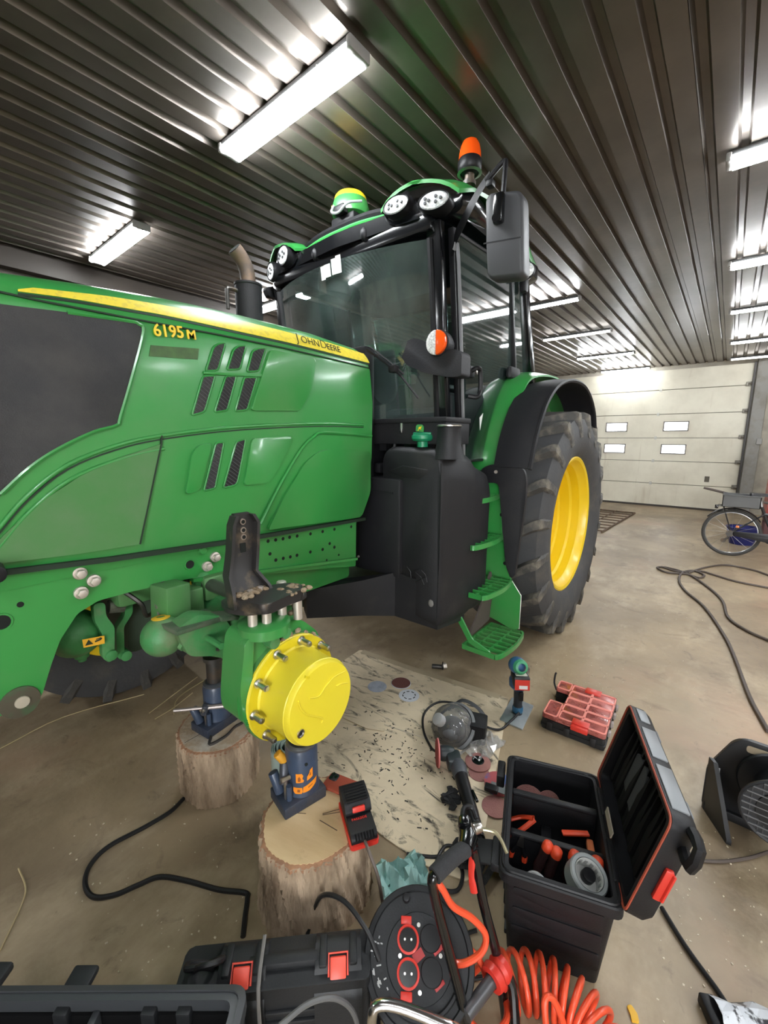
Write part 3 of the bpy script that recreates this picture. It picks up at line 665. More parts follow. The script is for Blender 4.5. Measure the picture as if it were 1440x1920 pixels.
for k in range(10):
    a = 2*PI*k/10 + .10; x, z = HX+.176*math.cos(a), HZ+.176*math.sin(a)
    T.add('wheel_stud', B().cyl((x,1.165,z),(x,1.106,z),.0115,.0115,12).cyl((x,1.107,z),(x,1.10,z),.010,.007,12).cyl((x,1.1575,z),(x,1.150,z),.017,.017,12), STEEL, hub)
def cap_arc(cx, cz, r, a0, a1, n=10): return [(cx+r*math.cos(math.radians(lerp(a0,a1,i/n))), 1.0, cz+r*math.sin(math.radians(lerp(a0,a1,i/n)))) for i in range(n+1)]
yf = .9995
ridges = B()
r1 = sm2([(.828,.742),(.868,.729),(.896,.746),(.938,.766),(1.0,.765)],5)
r2 = sm2([(.781,.755),(.789,.724),(.817,.685),(.859,.655),(.883,.635),(.879,.620)],5)
r3 = sm2([(.952,.724),(.977,.723),(1.012,.710)],4)
for r_ in (r1,r2,r3): ridges.tube([(x,yf+.0015,z) for x,z in r_], .0032, 6)
T.add('cap_relief_line', ridges, YEL, hub)
T.add('cap_notch', B().box((HX-.062,1.004,HZ+.128),(.02,.008,.008),rot=(0,.6,0)), YELD, hub)
T.add('drain_plug', B().lathe((HX-.100,1.004,HZ-.058),(0,-1,0),[(.0145,0),(.0145,.006),(.011,.007),(.0105,.004),(.004,.004),(.0038,.0022),(0,.0022)],18), STEEL, hub)
T.add('drain_plug_key', B().box((HX-.100,.9985,HZ-.058),(.007,.003,.007)), HOLE, hub)
md = B()
for i in range(46):
    a = random.uniform(.75,2.2); r = random.uniform(.165,.215)
    md.sphere((HX+r*math.cos(a), random.uniform(1.165,1.26), HZ+r*math.sin(a)), random.uniform(.008,.018), 7, (1.4,1,.7), (random.random()*3,random.random()*3,0))
T.add('dirt', md, MUD, hub, kind='stuff')
# fender bracket standing on the knuckle
for x, y in ((.748,1.19),(.79,1.17),(.87,1.19),(.925,1.17),(.93,1.27)):
    pb = T.add('standoff_bolt', B().cyl((x,y,.945),(x,y,1.045),.0165,n=14).cyl((x,y,1.043),(x,y,1.066),.0205,.019,6,bev=.003).cyl((x,y,1.036),(x,y,1.044),.024,n=14), BOLT)
br = T.add('fender_bracket', B().prism(rpoly([(.74,1.16),(.965,1.15),(.985,1.26),(.94,1.34),(.72,1.35),(.69,1.25)],.03),'Z',1.018,1.036,.004)
    .loft([[(x0,y-.0,z),(x1,y,z),(x1,y+.018,z),(x0,y+.018,z)] for x0,x1,y,z in ((.70,.86,1.235,1.04),(.70,.845,1.25,1.09),(.71,.82,1.275,1.14),(.733,.835,1.29,1.22),(.748,.845,1.295,1.31),(.768,.825,1.297,1.345))])
    .loft([[(x0,y,z),(x0+.012,y,z),(x0+.012,y+.04,z),(x0,y+.04,z)] for x0,y,z in ((.695,1.21,1.04),(.70,1.225,1.09),(.708,1.255,1.14),(.728,1.262,1.22),(.742,1.268,1.31),(.758,1.272,1.34))])
    .loft([[(x0,y,z),(x0+.012,y,z),(x0+.012,y+.04,z),(x0,y+.04,z)] for x0,y,z in ((.855,1.21,1.04),(.838,1.225,1.09),(.812,1.255,1.14),(.826,1.262,1.22),(.838,1.268,1.31),(.822,1.272,1.34))])
    .prism(rpoly([(.74,1.10),(.93,1.13),(.955,1.2),(.88,1.25),(.70,1.25)],.03),'Z',1.036,1.072,.012), IRON, smooth=30, label='black cast fender bracket caked with dirt')
for z, r in ((1.315,.007),(1.285,.007),(1.26,.007)):
    T.add('bracket_hole', B().cyl((.795,1.30,z),(.795,1.2905,z),r+.004,n=12), mat('worn_edge', (.25,.2,.16), .5), br)
    T.add('bracket_hole', B().cyl((.795,1.30,z),(.795,1.289,z),r,n=12), HOLE, br)
T.add('bracket_slot', B().box((.788,1.2895,1.215),(.022,.004,.05),bev=.001).box((.785,1.2885,1.175),(.03,.004,.016)), HOLE, br)
md = B()
for i in range(70):
    if i < 34: p = (random.uniform(.72,.85), random.uniform(1.20,1.25), 1.076)
    elif i < 56: p = (random.uniform(.86,.95), random.uniform(1.12,1.2), 1.068)
    else: p = (random.uniform(.84,.99), random.uniform(1.18,1.28), .966)
    md.sphere(p, random.uniform(.006,.014), 7, (1.3,1,.7), (0,0,random.random()*3))
T.add('dirt', md, MUD, br, kind='stuff')
for x, y in ((.77,1.23),(.815,1.235)):
    T.add('bracket_bolt', B().cyl((x,y,1.07),(x,y,1.085),.011,n=6), BOLT, br)

# ---------------------------------------------------------------- wheels
def surf(prof, y): return pl(y, prof)
def wheel(name, c, rad, wid, rimr, nlug, lw, side, partlabel, seed):
    """side -1: outer face towards -Y"""
    h = wid/2
    tp = [(-h*.78,rimr*1.005),(-h*.95,rimr*1.13),(-h*1.02,rimr*1.33),(-h*.99,rimr*1.48),(-h*.90,rad*.935),(-h*.5,rad*.952),(0,rad*.957)]
    tp = tp + [(-y,r) for y,r in tp[::-1][1:]]
    r = rimr
    rb = B().lathe((0,0,0),(0,side,0),[(r*1.03,h*.80),(r*1.045,h*.83),(r*1.02,h*.85),(r*.985,h*.82),(r*.965,h*.70),(r*.93,h*.62),(r*.925,h*.42),(r*.895,h*.36),(r*.89,h*.10),(r*.855,h*.05),(r*.85,-h*.14),(r*.80,-h*.18),(r*.5,-h*.06),(r*.30,-h*.06),(r*.28,h*.10),(0,h*.12),],64,cap=(False,False))
    rb.lathe((0,0,0),(0,side,0),[(r*1.03,h*.80),(r*1.0,h*.5),(r*.97,-h*.5),(r*1.03,-h*.82),(r*.9,-h*.8),(r*.85,-h*.2)],48,cap=(False,False))
    wh = bpy.data.objects.new(name, rb.mesh(name, YELW, 30)); C.objects.link(wh); wh.parent = T.o; wh.location = Vector(c) - Vector(T.off); wh['own'] = 1
    if partlabel: wh['label'] = partlabel
    def sub(nm, b, m, sm=35):
        q = bpy.data.objects.new(nm, b.mesh(nm, m, sm)); C.objects.link(q); q.parent = wh; return q
    sub('tyre', B().lathe((0,0,0),(0,1,0),[(r_,y) for y,r_ in tp],72,cap=(False,False)), RUB, 40)
    mm = []
    for s_ in (-1,1):
        b = B(); secs = []
        S = [(.06,rad*.955,.0),(-.10,None,.02),(-.35,None,.075),(-.62,None,.14),(-.86,None,.19),(-.97,None,.205),(-1.035,None,.21)]
        for i, (f, rr, dth) in enumerate(S):
            y = f*h*1.0; base = pl(max(-h,min(h,y)), tp[3:-3]) if i < 5 else rad*(.90 if i == 5 else .80)
            top = rad if i < 5 else rad*(.985 if i == 5 else .87)
            hw_b, hw_t = lw*.62, lw*.42
            if i == 6: hw_b *= .8; hw_t *= .7
            th = dth*(1.0) ; b0 = base-.015
            ring = []
            for (rr_, w_) in ((b0,hw_b),(top,hw_t),(top,-hw_t),(b0,-hw_b)):
                a = th + w_/rad
                ring.append((-rr_*math.cos(a), s_*y, rr_*math.sin(a)))
            secs.append(ring)
        b.loft(secs)
        mm.append(b.mesh('lug', LUGM, 25))
    for k in range(nlug):
        for j in (0,1):
            q = bpy.data.objects.new('lug', mm[j]); C.objects.link(q); q.parent = wh
            q.rotation_euler = (0, 2*PI*(k+.5*j+seed)/nlug, 0)
    return wh
wheel('rear_wheel', (3.6,1.215,.912), .915, .63, .535, 20, .075, -1, None, .35)
wheel('rear_wheel', (3.6,mir(1.215),.912), .915, .63, .535, 20, .075, 1, None, .1)
wheel('front_wheel', (.885,2.98,.66), .66, .50, .37, 18, .06, 1, None, .2)
T.add('rear_axle', B().cyl((3.6,1.3,.91),(3.6,2.74,.91),.14,n=20).sphere((3.6,YC,.91),.34,20), GREEND)
# ================================================================ cab
# pillar lines: (x, y, z) left side; the right side mirrors
A0, A1 = (2.27,1.285,1.45), (2.10,1.285,2.72)      # front pillar bottom / top
B0_, B1_ = (2.96,1.235,2.02), (2.86,1.27,2.74)     # door rear edge
R0, R1 = (3.33,1.245,2.06), (3.10,1.265,2.76)      # rear post
def bar3(b, p0, p1, wx, wy, bev=.006):
    p0, p1 = Vector(p0), Vector(p1); z = (p1-p0).normalized(); y = Vector((0,1,0)); x = y.cross(z).normalized(); y = z.cross(x)
    M = Matrix((x,y,z)).transposed(); return b.box((p0+p1)/2, (wx,wy,(p1-p0).length), rot=M, bev=bev)
def both(name, fn, m, parent=None, **k):
    for s_ in (0,1):
        b = fn()
        if s_: b.xf(Matrix.Translation((0,2*YC,0)) @ Matrix.Scale(-1,4,(0,1,0)))
        r = T.add(name, b, m, parent, **k)
    return r
both('front_pillar', lambda: bar3(B(), (2.235,1.345,1.35), (2.065,1.345,2.74), .055, .085), BLKG)
both('door_post', lambda: bar3(bar3(B(), (2.305,1.283,1.50), (2.135,1.283,2.72), .035, .035), (2.345,1.29,1.50), (2.175,1.29,2.72), .016, .02), BLK)
both('rear_post', lambda: bar3(B(), (3.345,1.255,2.0), (3.10,1.27,2.74), .075, .06, .012), BLKG)
both('door_rear_frame', lambda: bar3(B(), (2.99,1.245,2.03), (2.87,1.27,2.74), .028, .03), BLK)
both('handrail', lambda: B().tube([(2.285,1.255,1.52),(2.255,1.235,1.58),(2.13,1.235,2.55),(2.12,1.26,2.60)],.010,8,smooth=4), mat('grey_handrail', (.16,.16,.17), .35))
T.add('windscreen_header', B().box((2.06,YC,2.735),(.10,1.36,.09),bev=.02), BLKG)
T.add('cab_floor', B().box((2.75,YC,1.42),(1.15,1.36,.12),bev=.02), BLK)
T.add('rear_wall', B().box((3.36,YC,1.75),(.06,1.4,.75),bev=.02), BLK)
both('sill', lambda: bar3(B(), (2.99,1.25,2.03), (3.34,1.25,2.06), .03, .03), BLK)
# windscreen, curved across, leaning forward at the top
def wsx(u, z): # u -1..1 across
    return lerp(2.20, 2.045, (z-1.5)/1.2) - .13*(1-u*u)
b = B(); secs = []
for i in range(17):
    u = -1+2*i/16; y = YC + u*.66
    secs.append([(wsx(u,z),y,z) for z in [1.46+k*.1 for k in range(13)]] )
n = 13; vs = [p for s_ in secs for p in s_]
b.raw(vs, [(i*n+j,i*n+j+1,(i+1)*n+j+1,(i+1)*n+j) for i in range(16) for j in range(n-1)])
wsn = T.add('windscreen', b, GLASS, smooth=60, label='dusty tinted windscreen')
both('windscreen_seal', lambda: B().tube([(wsx(-.985,z)-.004,YC-.655,z) for z in (1.46,1.7,2.0,2.3,2.66)],.016,6), BLK, wsn)
# dotted registration stickers on the screen
for (y, z, wd, h) in ((2.02,2.665,.05,.07),(1.965,2.675,.035,.085),(1.925,2.68,.04,.095),(2.06,2.66,.035,.075)):
    u = (y-YC)/.66
    T.add('paper_sticker', B().box((wsx(u,z)-.006,y,z-.05),(.003,wd,h),rot=(0,-.13,0)), WHITE, wsn)
# door panes (left and right), lower corner follows the fender
dpoly = [(2.315,1.47),(2.60,1.47),(2.70,1.66),(2.83,1.90),(2.985,2.04),(2.87,2.73),(2.145,2.70)]
dr = T.add('cab_door', B().prism(rpoly(dpoly,.03),'Y',1.262,1.268), GLASSD, label='tinted glass cab door')
T.add('cab_door', B().prism(rpoly(dpoly,.03),'Y',mir(1.268),mir(1.262)), GLASSD)
T.add('door_seal', B().tube([(x,1.262,z) for x,z in rpoly(dpoly,.03)],.010,6,closed=True), BLK, dr)
h_ = T.add('door_handle', B().tube([(2.335,1.255,2.0),(2.345,1.21,2.02),(2.375,1.205,2.0),(2.385,1.205,1.9),(2.36,1.21,1.855),(2.325,1.255,1.86)],.0145,8,smooth=4).box((2.345,1.252,2.0),(.06,.03,.07),bev=.01), BLK, dr)
T.add('door_lock', B().cyl((2.395,1.262,2.005),(2.395,1.232,2.005),.016,n=14,bev=.003), STEEL, dr)
T.add('door_sticker', B().prism([(2.50,1.74),(2.545,1.77),(2.512,1.66)],'Y',1.259,1.2605), WHITE, dr)
T.add('door_hinge', B().box((2.93,1.232,2.06),(.17,.05,.085),bev=.025).box((2.99,1.225,2.03),(.1,.04,.03),bev=.012), BLKM, dr)
T.add('inner_grab_loop', B().tube([(2.74,1.30,2.08),(2.75,1.29,2.15),(2.84,1.29,2.15),(2.88,1.30,2.08)],.008,6,smooth=4), BLK, dr)
qp = [(3.01,2.07),(3.30,2.08),(3.08,2.72),(2.90,2.72)]
both('quarter_window', lambda: B().prism(rpoly(qp,.02),'Y',1.266,1.272), GLASSD)
both('quarter_frame', lambda: B().tube([(x,1.264,z) for x,z in rpoly(qp,.02)],.012,6,closed=True), BLKG)
T.add('rear_window', B().box((3.25,YC,2.4),(.006,1.38,.62),rot=(0,-.33,0)), GLASSD)
# roof
def roofsec(x, w, z0, z1, r=.05): 
    return [(x,YC-w,z0),(x,YC-w-.01,z0+.03),(x,YC-w+.01,z1-.06),(x,YC-w+.07,z1-.015),(x,YC-w*.5,z1+.01),(x,YC,z1+.015),(x,YC+w*.5,z1+.01),(x,YC+w-.07,z1-.015),(x,YC+w-.01,z1-.06),(x,YC+w+.01,z0+.03),(x,YC+w,z0)]
roof = T.add('cab_roof', B().loft([roofsec(2.13,.70,2.83,2.925),roofsec(2.25,.78,2.83,2.965),roofsec(2.6,.82,2.83,2.985),roofsec(3.0,.82,2.83,2.98),roofsec(3.3,.76,2.83,2.95),roofsec(3.42,.66,2.84,2.90)]), GREEN, smooth=50, label='green cab roof')
T.add('roof_underside', B().prism(rpoly([(2.03,1.36),(2.2,1.23),(3.3,1.23),(3.42,1.4),(3.42,mir(1.4)),(3.3,mir(1.23)),(2.2,mir(1.23)),(2.03,mir(1.36)),(1.98,YC)],.04),'Z',2.765,2.845,.02), BLKG, roof)
T.add('roof_front_bar', B().tube([(2.09,1.62,2.885),(2.065,1.8,2.905),(2.06,YC,2.91),(2.065,2.24,2.905),(2.09,2.42,2.885)],.03,8,smooth=4,flat=1), BLK, roof)
T.add('roof_green_strip', B().tube([(2.05,1.68,2.865),(2.03,1.85,2.875),(2.027,YC,2.878),(2.03,2.2,2.875),(2.05,2.36,2.865)],.010,6,smooth=4), mat('bright_green_trim', (.06,.42,.09), .35), roof)
# work-light pods, left then right
def pod(s_, lamps, cover):
    f = (lambda p: p) if s_ > 0 else (lambda p: (p[0],mir(p[1]),p[2]))
    b = B(); 
    secs = []
    for (x, yy, zc, hw, hh) in ((2.02,1.425,2.845,.19,.055),(2.0,1.425,2.84,.215,.085),(2.06,1.41,2.84,.24,.095),(2.2,1.40,2.84,.22,.085),(2.35,1.40,2.84,.2,.06)):
        ring = []
        for k in range(20):
            a = 2*PI*k/20; c_, s2 = math.cos(a), math.sin(a)
            ring.append(f((x + .12*max(0,-c_)*hw/.24, yy+hw*math.copysign(abs(c_)**.8,c_), zc+hh*math.copysign(abs(s2)**.8,s2))))
        secs.append(ring)
    pd = T.add('work_light_pod', b.loft(secs), BLKG, roof, smooth=50)
    cv = B(); secs = []
    for (x, yy, hw, z) in ((1.975,1.43,.22,2.93),(2.05,1.42,.255,2.95),(2.2,1.41,.26,2.965),(2.4,1.42,.25,2.965)):
        secs.append([f((x+(.10*max(0,-c_)), yy+hw*c_, z-.07*(abs(c_)**3))) for c_ in [-1+.2*k for k in range(11)]] + [f((x+(.10*max(0,-c_)), yy+hw*c_*.98, z-.018-.07*(abs(c_)**3))) for c_ in [1-.2*k for k in range(11)]])
    T.add('pod_cover', cv.loft(secs), GREEN, pd, smooth=50)
    for (y, z, x, rx, rz, nrm) in lamps:
        x_, y_, z_ = ax3((nrm[0], s_*nrm[1], nrm[2]), (0,0,1)); o = Vector(f((x,y,z)))
        M = Matrix((x_,y_,z_)).transposed().to_4x4(); M.translation = o
        S = Matrix.Diagonal((rx,rz,1,1))
        lm = B().lathe((0,0,0),(0,0,1),[(1.16,-.10),(1.18,-.01),(1.10,.010),(1.0,.006)],28,hint=(0,1,0),cap=(True,False)).xf(M @ S)
        l_ = T.add('work_light', lm, BLK, pd)
        T.add('lens', B().lathe((0,0,0),(0,0,1),[(1.0,.004),(.9,.010),(0,.014)],28,hint=(0,1,0),cap=(True,False)).xf(M @ S), LED, pd)
        for (u, v) in ((-.55,-.25),(-.55,.25),(-.3,0),(.2,-.3),(.2,.3),(.55,.0)):
            p = M @ Vector((u*rx, v*rz, .014)); T.add('led', B().cyl(p, p+z_*.005, .0085, .007, 10), DGREY, pd)
pod(1, [(1.539,2.848,1.975,.076,.042,(-1,-.05,.02)),(1.312,2.805,1.995,.076,.042,(-1,-.25,.02))], True)
pod(-1, [(1.52,2.845,1.975,.062,.058,(-1,-.12,.0)),(1.345,2.79,2.0,.055,.055,(-1,-.25,-.05))], True)
for y in (1.80,2.23): T.add('camera_bump', B().sphere((2.015,y,2.79),.035,14,(1,.8,1.2)), BLK, roof)
# guidance receiver
rx, ry = 2.14, 2.035
rc = T.add('guidance_receiver', B().lathe((rx,ry,2.985),(0,0,1),[(.085,0),(.115,.012),(.118,.06),(.105,.10),(.103,.102),(0,.104)],28), GREEN, label='green receiver dome with yellow cap on the roof')
T.add('receiver_cap', B().lathe((rx,ry,3.085),(0,0,1),[(.104,0),(.100,.02),(.088,.034),(.05,.040),(0,.041)],28), mat('yellow_receiver_cap', (.85,.58,.02), .35), rc)
T.add('receiver_foot', B().box((rx,ry,2.955),(.16,.2,.06),bev=.012), BLK, rc)
T.add('receiver_socket', B().box((rx-.10,ry-.01,3.0),(.05,.09,.05),bev=.012), BLK, rc)
T.add('receiver_cable', B().tube([(rx-.115,ry+.035,3.03),(rx-.14,ry+.03,2.985),(rx-.14,ry-.03,2.965),(rx-.13,ry-.10,3.0),(rx-.06,ry-.15,3.02)],.008,8,smooth=4), mat('grey_cable', (.25,.26,.27), .4), rc)
deer = [(0,0),(.3,.35),(.25,.6),(.5,.8),(.85,.75),(1,1),(.95,.6),(.8,.45),(.95,.1),(.7,.35),(.45,.35),(.25,.0)]
def badge(o, xd, zd, s_, m, parent, nm='leaping_deer_mark', d=.0015):
    X, Z = Vector(xd).normalized(), Vector(zd).normalized(); N = X.cross(Z); n = len(deer)
    vs = [Vector(o)+X*(u-.5)*s_+Z*(v-.5)*s_ for u, v in deer]; b = B()
    b.raw(vs + [p+N*d for p in vs], [tuple(range(n)),tuple(range(2*n-1,n-1,-1))]+[(i,(i+1)%n,n+(i+1)%n,n+i) for i in range(n)])
    T.add(nm, b, m, parent)
badge((rx-.085,ry+.085,3.035), (-.7,-.7,0), (0,0,1), .035, YBADGE, rc)
# beacon on its stem
bx, by = 2.245, 1.25
bc = T.add('beacon', B().lathe((bx,by,3.03),(0,0,1),[(.03,-.02),(.055,-.01),(.062,.0),(.064,.04),(.056,.055),(0,.055)],24), BLK, label='amber rotating beacon on a stem')
T.add('beacon_lens', B().lathe((bx,by,3.08),(0,0,1),[(.060,0),(.058,.03),(.052,.06),(.042,.083),(.022,.097),(0,.10)],24), AMBER, bc, smooth=60)
T.add('beacon_stem', B().cyl((bx,by,2.86),(bx,by,2.97),.014,n=12).cyl((bx,by,2.96),(bx,by,3.015),.026,n=12).cyl((bx,by,2.955),(bx,by,2.975),.036,n=12), DSTEEL, bc)
T.add('beacon_ring', B().lathe((bx,by,3.01),(0,0,1),[(.05,0),(.066,.004),(.05,.008)],20,cap=(False,False)), STEEL, bc)
T.add('beacon_bracket', B().cyl((bx+.02,by+.05,2.86),(bx+.02,by+.05,2.95),.05,.04,16), mat('silver_bracket', (.6,.6,.58), .4, metal=.3), bc)
# mirror and its arm (left)
arm = T.add('mirror_arm', B().loft([[(x-wd*.3,y,z-wd),(x-wd*.3,y,z+wd),(x+wd*.3,y+.02,z+wd),(x+wd*.3,y+.02,z-wd)] for x,y,z,wd in ((2.13,1.265,2.60,.02),(2.12,1.24,2.66,.04),(2.11,1.17,2.75,.036),(2.10,1.10,2.83,.026),(2.10,1.055,2.873,.020))])
    .tube([(2.10,1.075,2.855),(2.10,1.0,2.905),(2.10,.982,2.91),(2.09,.972,2.895),(2.075,.968,2.82),(2.06,.965,2.70)],.0125,8,smooth=4)
    .box((2.09,1.045,2.83),(.04,.035,.03),bev=.006), BLK)
mp = rpoly(P['mirror'],.02)
def mface(g, x): 
    cy = sum(p[0] for p in mp)/len(mp); cz = sum(p[1] for p in mp)/len(mp)
    return [(x, cy+(u-cy)*g, cz+(v-cz)*g) for u, v in mp]
T.add('mirror_housing', B().loft([mface(.90,2.025),mface(.95,2.03),mface(1.0,2.05),mface(1.0,2.10),mface(.96,2.115)]), DGREY, arm, smooth=40)
T.add('mirror_glass', B().loft([mface(.9,2.114),mface(.9,2.119)]), mat('mirror_silver', (.8,.8,.8), .04, metal=1.), arm)
T.add('mirror_clamp', B().box((2.01,.958,2.665),(.04,.05,.13),bev=.012).cyl((2.0,.958,2.62),(1.98,.958,2.62),.02,n=14), BLKG, arm)
T.add('mirror_split', B().box((2.026,.943,2.53),(.004,.19,.006),rot=(.12,0,0)), BLK, arm)
# indicator lamp on its bracket (left)
la = rpoly([(1.577,2.114),(1.558,2.157),(1.47,2.175),(1.40,2.15),(1.30,2.085),(1.20,2.08),(1.157,2.06),(1.157,1.934),(1.233,1.938),(1.392,1.975),(1.525,2.033)],.02)
lb = T.add('lamp_bracket', B().prism(la,'X',2.06,2.16,.02), BLKM)
T.add('lamp_housing', B().lathe((2.06,1.305,2.124),(-1,-.08,0),[(.05,-.10),(.066,-.05),(.070,0),(.068,.012)],28), BLKM, lb)
def halfdisc(a0, a1): return [(1.305-.062*math.cos(lerp(a0,a1,i/16)), 2.124+.066*math.sin(lerp(a0,a1,i/16))) for i in range(17)]
T.add('clear_lens', B().prism(halfdisc(PI/2,PI*1.5)[::1],'X',2.028,2.055,.006), CLEARL, lb)
T.add('amber_lens', B().prism(halfdisc(-PI/2,PI/2),'X',2.028,2.055,.006), AMBER, lb)
# right-hand mirror bracket seen past the exhaust
T.add('mirror_arm_right', B().prism(rpoly([(2.0,2.70),(2.25,2.79),(2.28,2.68),(2.2,2.66),(2.02,2.64)],.015),'Y',2.76,2.81,.008), BLK)
T.add('mirror_stay_right', B().tube([(2.18,2.70,2.45),(2.05,2.78,2.42),(1.98,2.80,2.35)],.012,6,smooth=3), BLK)
# lamp and mirror at the rear post
T.add('rear_work_light', B().lathe((2.985,1.20,2.735),(-.9,-.5,0),[(.05,-.05),(.058,0),(.05,.012)],20).box((3.03,1.23,2.66),(.06,.05,.1),bev=.015), BLK)
T.add('rear_light_lens', B().lathe((2.975,1.195,2.735),(-.9,-.5,0),[(.048,0),(.03,.012),(0,.016)],20), LED)
# exhaust
ex = T.add('exhaust_stack', B().lathe((1.638,2.45,2.1),(0,0,1),[(.082,0),(.082,.44),(.086,.445),(.086,.455),(.05,.462)],28), BLKM, smooth=30, label='black exhaust stack with a curved pipe')
T.add('exhaust_pipe', B().tube([(1.638,2.45,2.55),(1.638,2.45,2.60),(1.625,2.45,2.655),(1.595,2.45,2.70),(1.555,2.45,2.735)],[.046],16,smooth=5), mat('rusty_pipe', (.11,.085,.07), .6, metal=.4, var=((.18,.12,.08),14,.45,.7)), ex)
T.add('exhaust_mouth', B().cyl((1.557,2.45,2.734),(1.553,2.45,2.7375),.040,n=16), HOLE, ex)
T.add('exhaust_handle', B().tube([(1.56,2.45,2.5),(1.50,2.45,2.5),(1.49,2.45,2.48),(1.49,2.45,2.38)],.012,8,smooth=3), DSTEEL, ex)
# wiper
wp = T.add('wiper', B().tube([(1.80,1.60,2.09),(1.86,1.52,2.02),(1.93,1.46,1.95)],.009,6).tube([(1.81,1.585,2.10),(1.87,1.51,2.03),(1.94,1.45,1.96)],.005,5).box((1.90,1.49,1.985),(.05,.045,.04),bev=.008), BLK)
T.add('wiper_blade', B().tube([(1.93,1.47,1.96),(2.0,1.39,1.83)],.006,5), BLK, wp)
# inside: seat, dash, steering wheel
st_ = T.add('driver_seat', B().box((3.0,YC,1.78),(.48,.5,.14),bev=.05).box((3.24,YC,2.1),(.13,.48,.62),rot=(0,.18,0),bev=.05).box((3.29,YC,2.5),(.09,.26,.18),bev=.04), mat('dark_seat_fabric', (.03,.03,.032), .8))
T.add('armrest', B().box((2.92,1.72,1.98),(.4,.10,.07),bev=.03), BLK, st_)
ds = T.add('dashboard', B().lathe((2.20,YC-.10,1.98),(0,1,0),[(.10,-.14),(.15,-.12),(.16,0),(.15,.22),(.10,.24)],20).box((2.24,YC,1.72),(.14,.22,.5),bev=.04), BLK)
T.add('steering_wheel', B().lathe((2.42,YC-.02,2.11),(-.45,0,.9),[(.195,0),(.205,.014),(.195,.028),(.182,.014),(.195,0)],32,cap=(False,False)).cyl((2.42,YC-.02,2.11),(2.30,YC-.02,1.85),.03,n=12).tube([(2.42,YC-.2,2.12),(2.42,YC+.16,2.12)],.014,6), BLK, ds)
T.add('console', B().box((2.62,1.46,1.72),(.5,.16,.36),bev=.05), DGREY, st_)
# ---------------------------------------------------------------- fender, extension, flap
fg = sm2([(2.56,1.40),(2.60,1.55),(2.72,1.80),(2.86,1.98),(3.02,2.06),(3.3,2.10),(3.6,2.10),(3.9,2.02),(4.15,1.86)],3)
fb = sm2([(2.50,1.43),(2.57,1.62),(2.70,1.81),(2.88,1.94),(3.10,2.005),(3.32,2.025),(3.55,2.01),(3.75,1.94),(3.90,1.83),(3.98,1.70)],3)
def sheet(prof, y0, y1, th, drop=0, rows=6, arch=0.):
    b = B(); secs = []
    for i, (x, z) in enumerate(prof):
        t = Vector(prof[min(i+1,len(prof)-1)]) - Vector(prof[max(i-1,0)]); nn = Vector((-t.y,t.x)).normalized()
        top = []; bot = []
        for j in range(rows+1):
            u = j/rows; y = lerp(y0,y1,u); dz = arch*(1-(2*u-1)**2) - drop*u
            top.append((x+nn.x*dz, y, z+nn.y*dz)); bot.append((x+nn.x*(dz-th), y, z+nn.y*(dz-th)))
        secs.append(top + bot[::-1])
    return b.loft(secs)
fen = T.add('fender', sheet(fg, 1.345, 1.115, .012, drop=.02, arch=.02), GREEN, smooth=40)
T.add('fender', sheet(fg, mir(1.345), mir(1.115), .012, drop=.02, arch=.02), GREEN, smooth=40)
T.add('fender_inner_wall', B().prism([(2.56,1.36)]+fg+[(4.15,1.3),(3.3,1.25)],'Y',1.345,1.36), GREEND, fen)
T.add('fender_extension', sheet(fb, 1.15, .915, .014, drop=.0, arch=.012), BLKM, fen, smooth=40, label='black rubber fender extension')
T.add('extension_lip', B().tube([(x,.915,z-.006) for x,z in fb],.014,6), BLKM, fen)
mpoly = rpoly(P['mud'],.03)
mf = T.add('mudguard_flap', B().prism(mpoly,'X',2.50,2.525,.006), BLKM, label='black plastic flap in front of the rear tyre')
T.add('flap_bolt', B().cyl((2.50,1.13,1.40),(2.492,1.13,1.40),.011,n=10), BOLT, mf)
# ---------------------------------------------------------------- ladder
ld = T.add('ladder_side_plate', B().prism(rpoly([(1.252,1.319),(1.15,1.326),(1.127,1.303),(1.096,.997),(1.021,.703),(.944,.601),(.944,.371),(.987,.355),(1.23,.42),(1.25,.8)],.015),'X',2.555,2.567,.003), GREEN, label='green ladder side plate')
T.add('plate_edge', B().tube([(2.56,y,z) for y,z in [(1.025,.703),(.944,.601),(.944,.371)]],.0035,6), mat('worn_bare_edge', (.5,.5,.45), .4, metal=.5), ld)
for z, y in ((1.12,1.10),(.80,1.06)):
    T.add('plate_bolt', B().cyl((2.556,y,z),(2.546,y,z),.012,n=10), HOLE, ld)
T.add('ladder_stay', B().prism(rpoly([(1.25,.60),(1.10,.38),(.96,.335),(.96,.365),(1.08,.41),(1.22,.62)],.01),'X',2.16,2.172,.003), GREEN, ld)
def tread(y0, z, dep, x0=2.16, x1=2.56, nb=4):
    b = B(); out = [(x0,y0+.03),(x0+.03,y0+.008),(lerp(x0,x1,.5),y0-.012),(x1-.03,y0+.006),(x1+.012,y0+.035)]
    out = [(x,y) for x,y in sm2(out,4)]
    b.prism(ribbon(out,.012),'Z',z-.03,z,.003)
    b.prism(ribbon([(x0,y0+.03),(x0,y0+dep)],.01),'Z',z-.03,z).prism(ribbon([(x1,y0+.03),(x1,y0+dep)],.01),'Z',z-.03,z).prism(ribbon([(x0,y0+dep),(x1,y0+dep)],.012),'Z',z-.03,z)
    st = T.add('step', b, GREEN)
    for k in range(1,7):
        x = lerp(x0,x1,k/7); T.add('tread_bar', B().prism(ribbon([(x-.012,y0+dep),(x+.008,y0+.002)],.008),'Z',z-.022,z+.003), GREEN, st)
    for k in (.36,.7): T.add('tread_bar', B().prism(ribbon([(x0,y0+dep*k),(x1,y0+dep*k)],.008),'Z',z-.02,z-.002), GREEN, st)
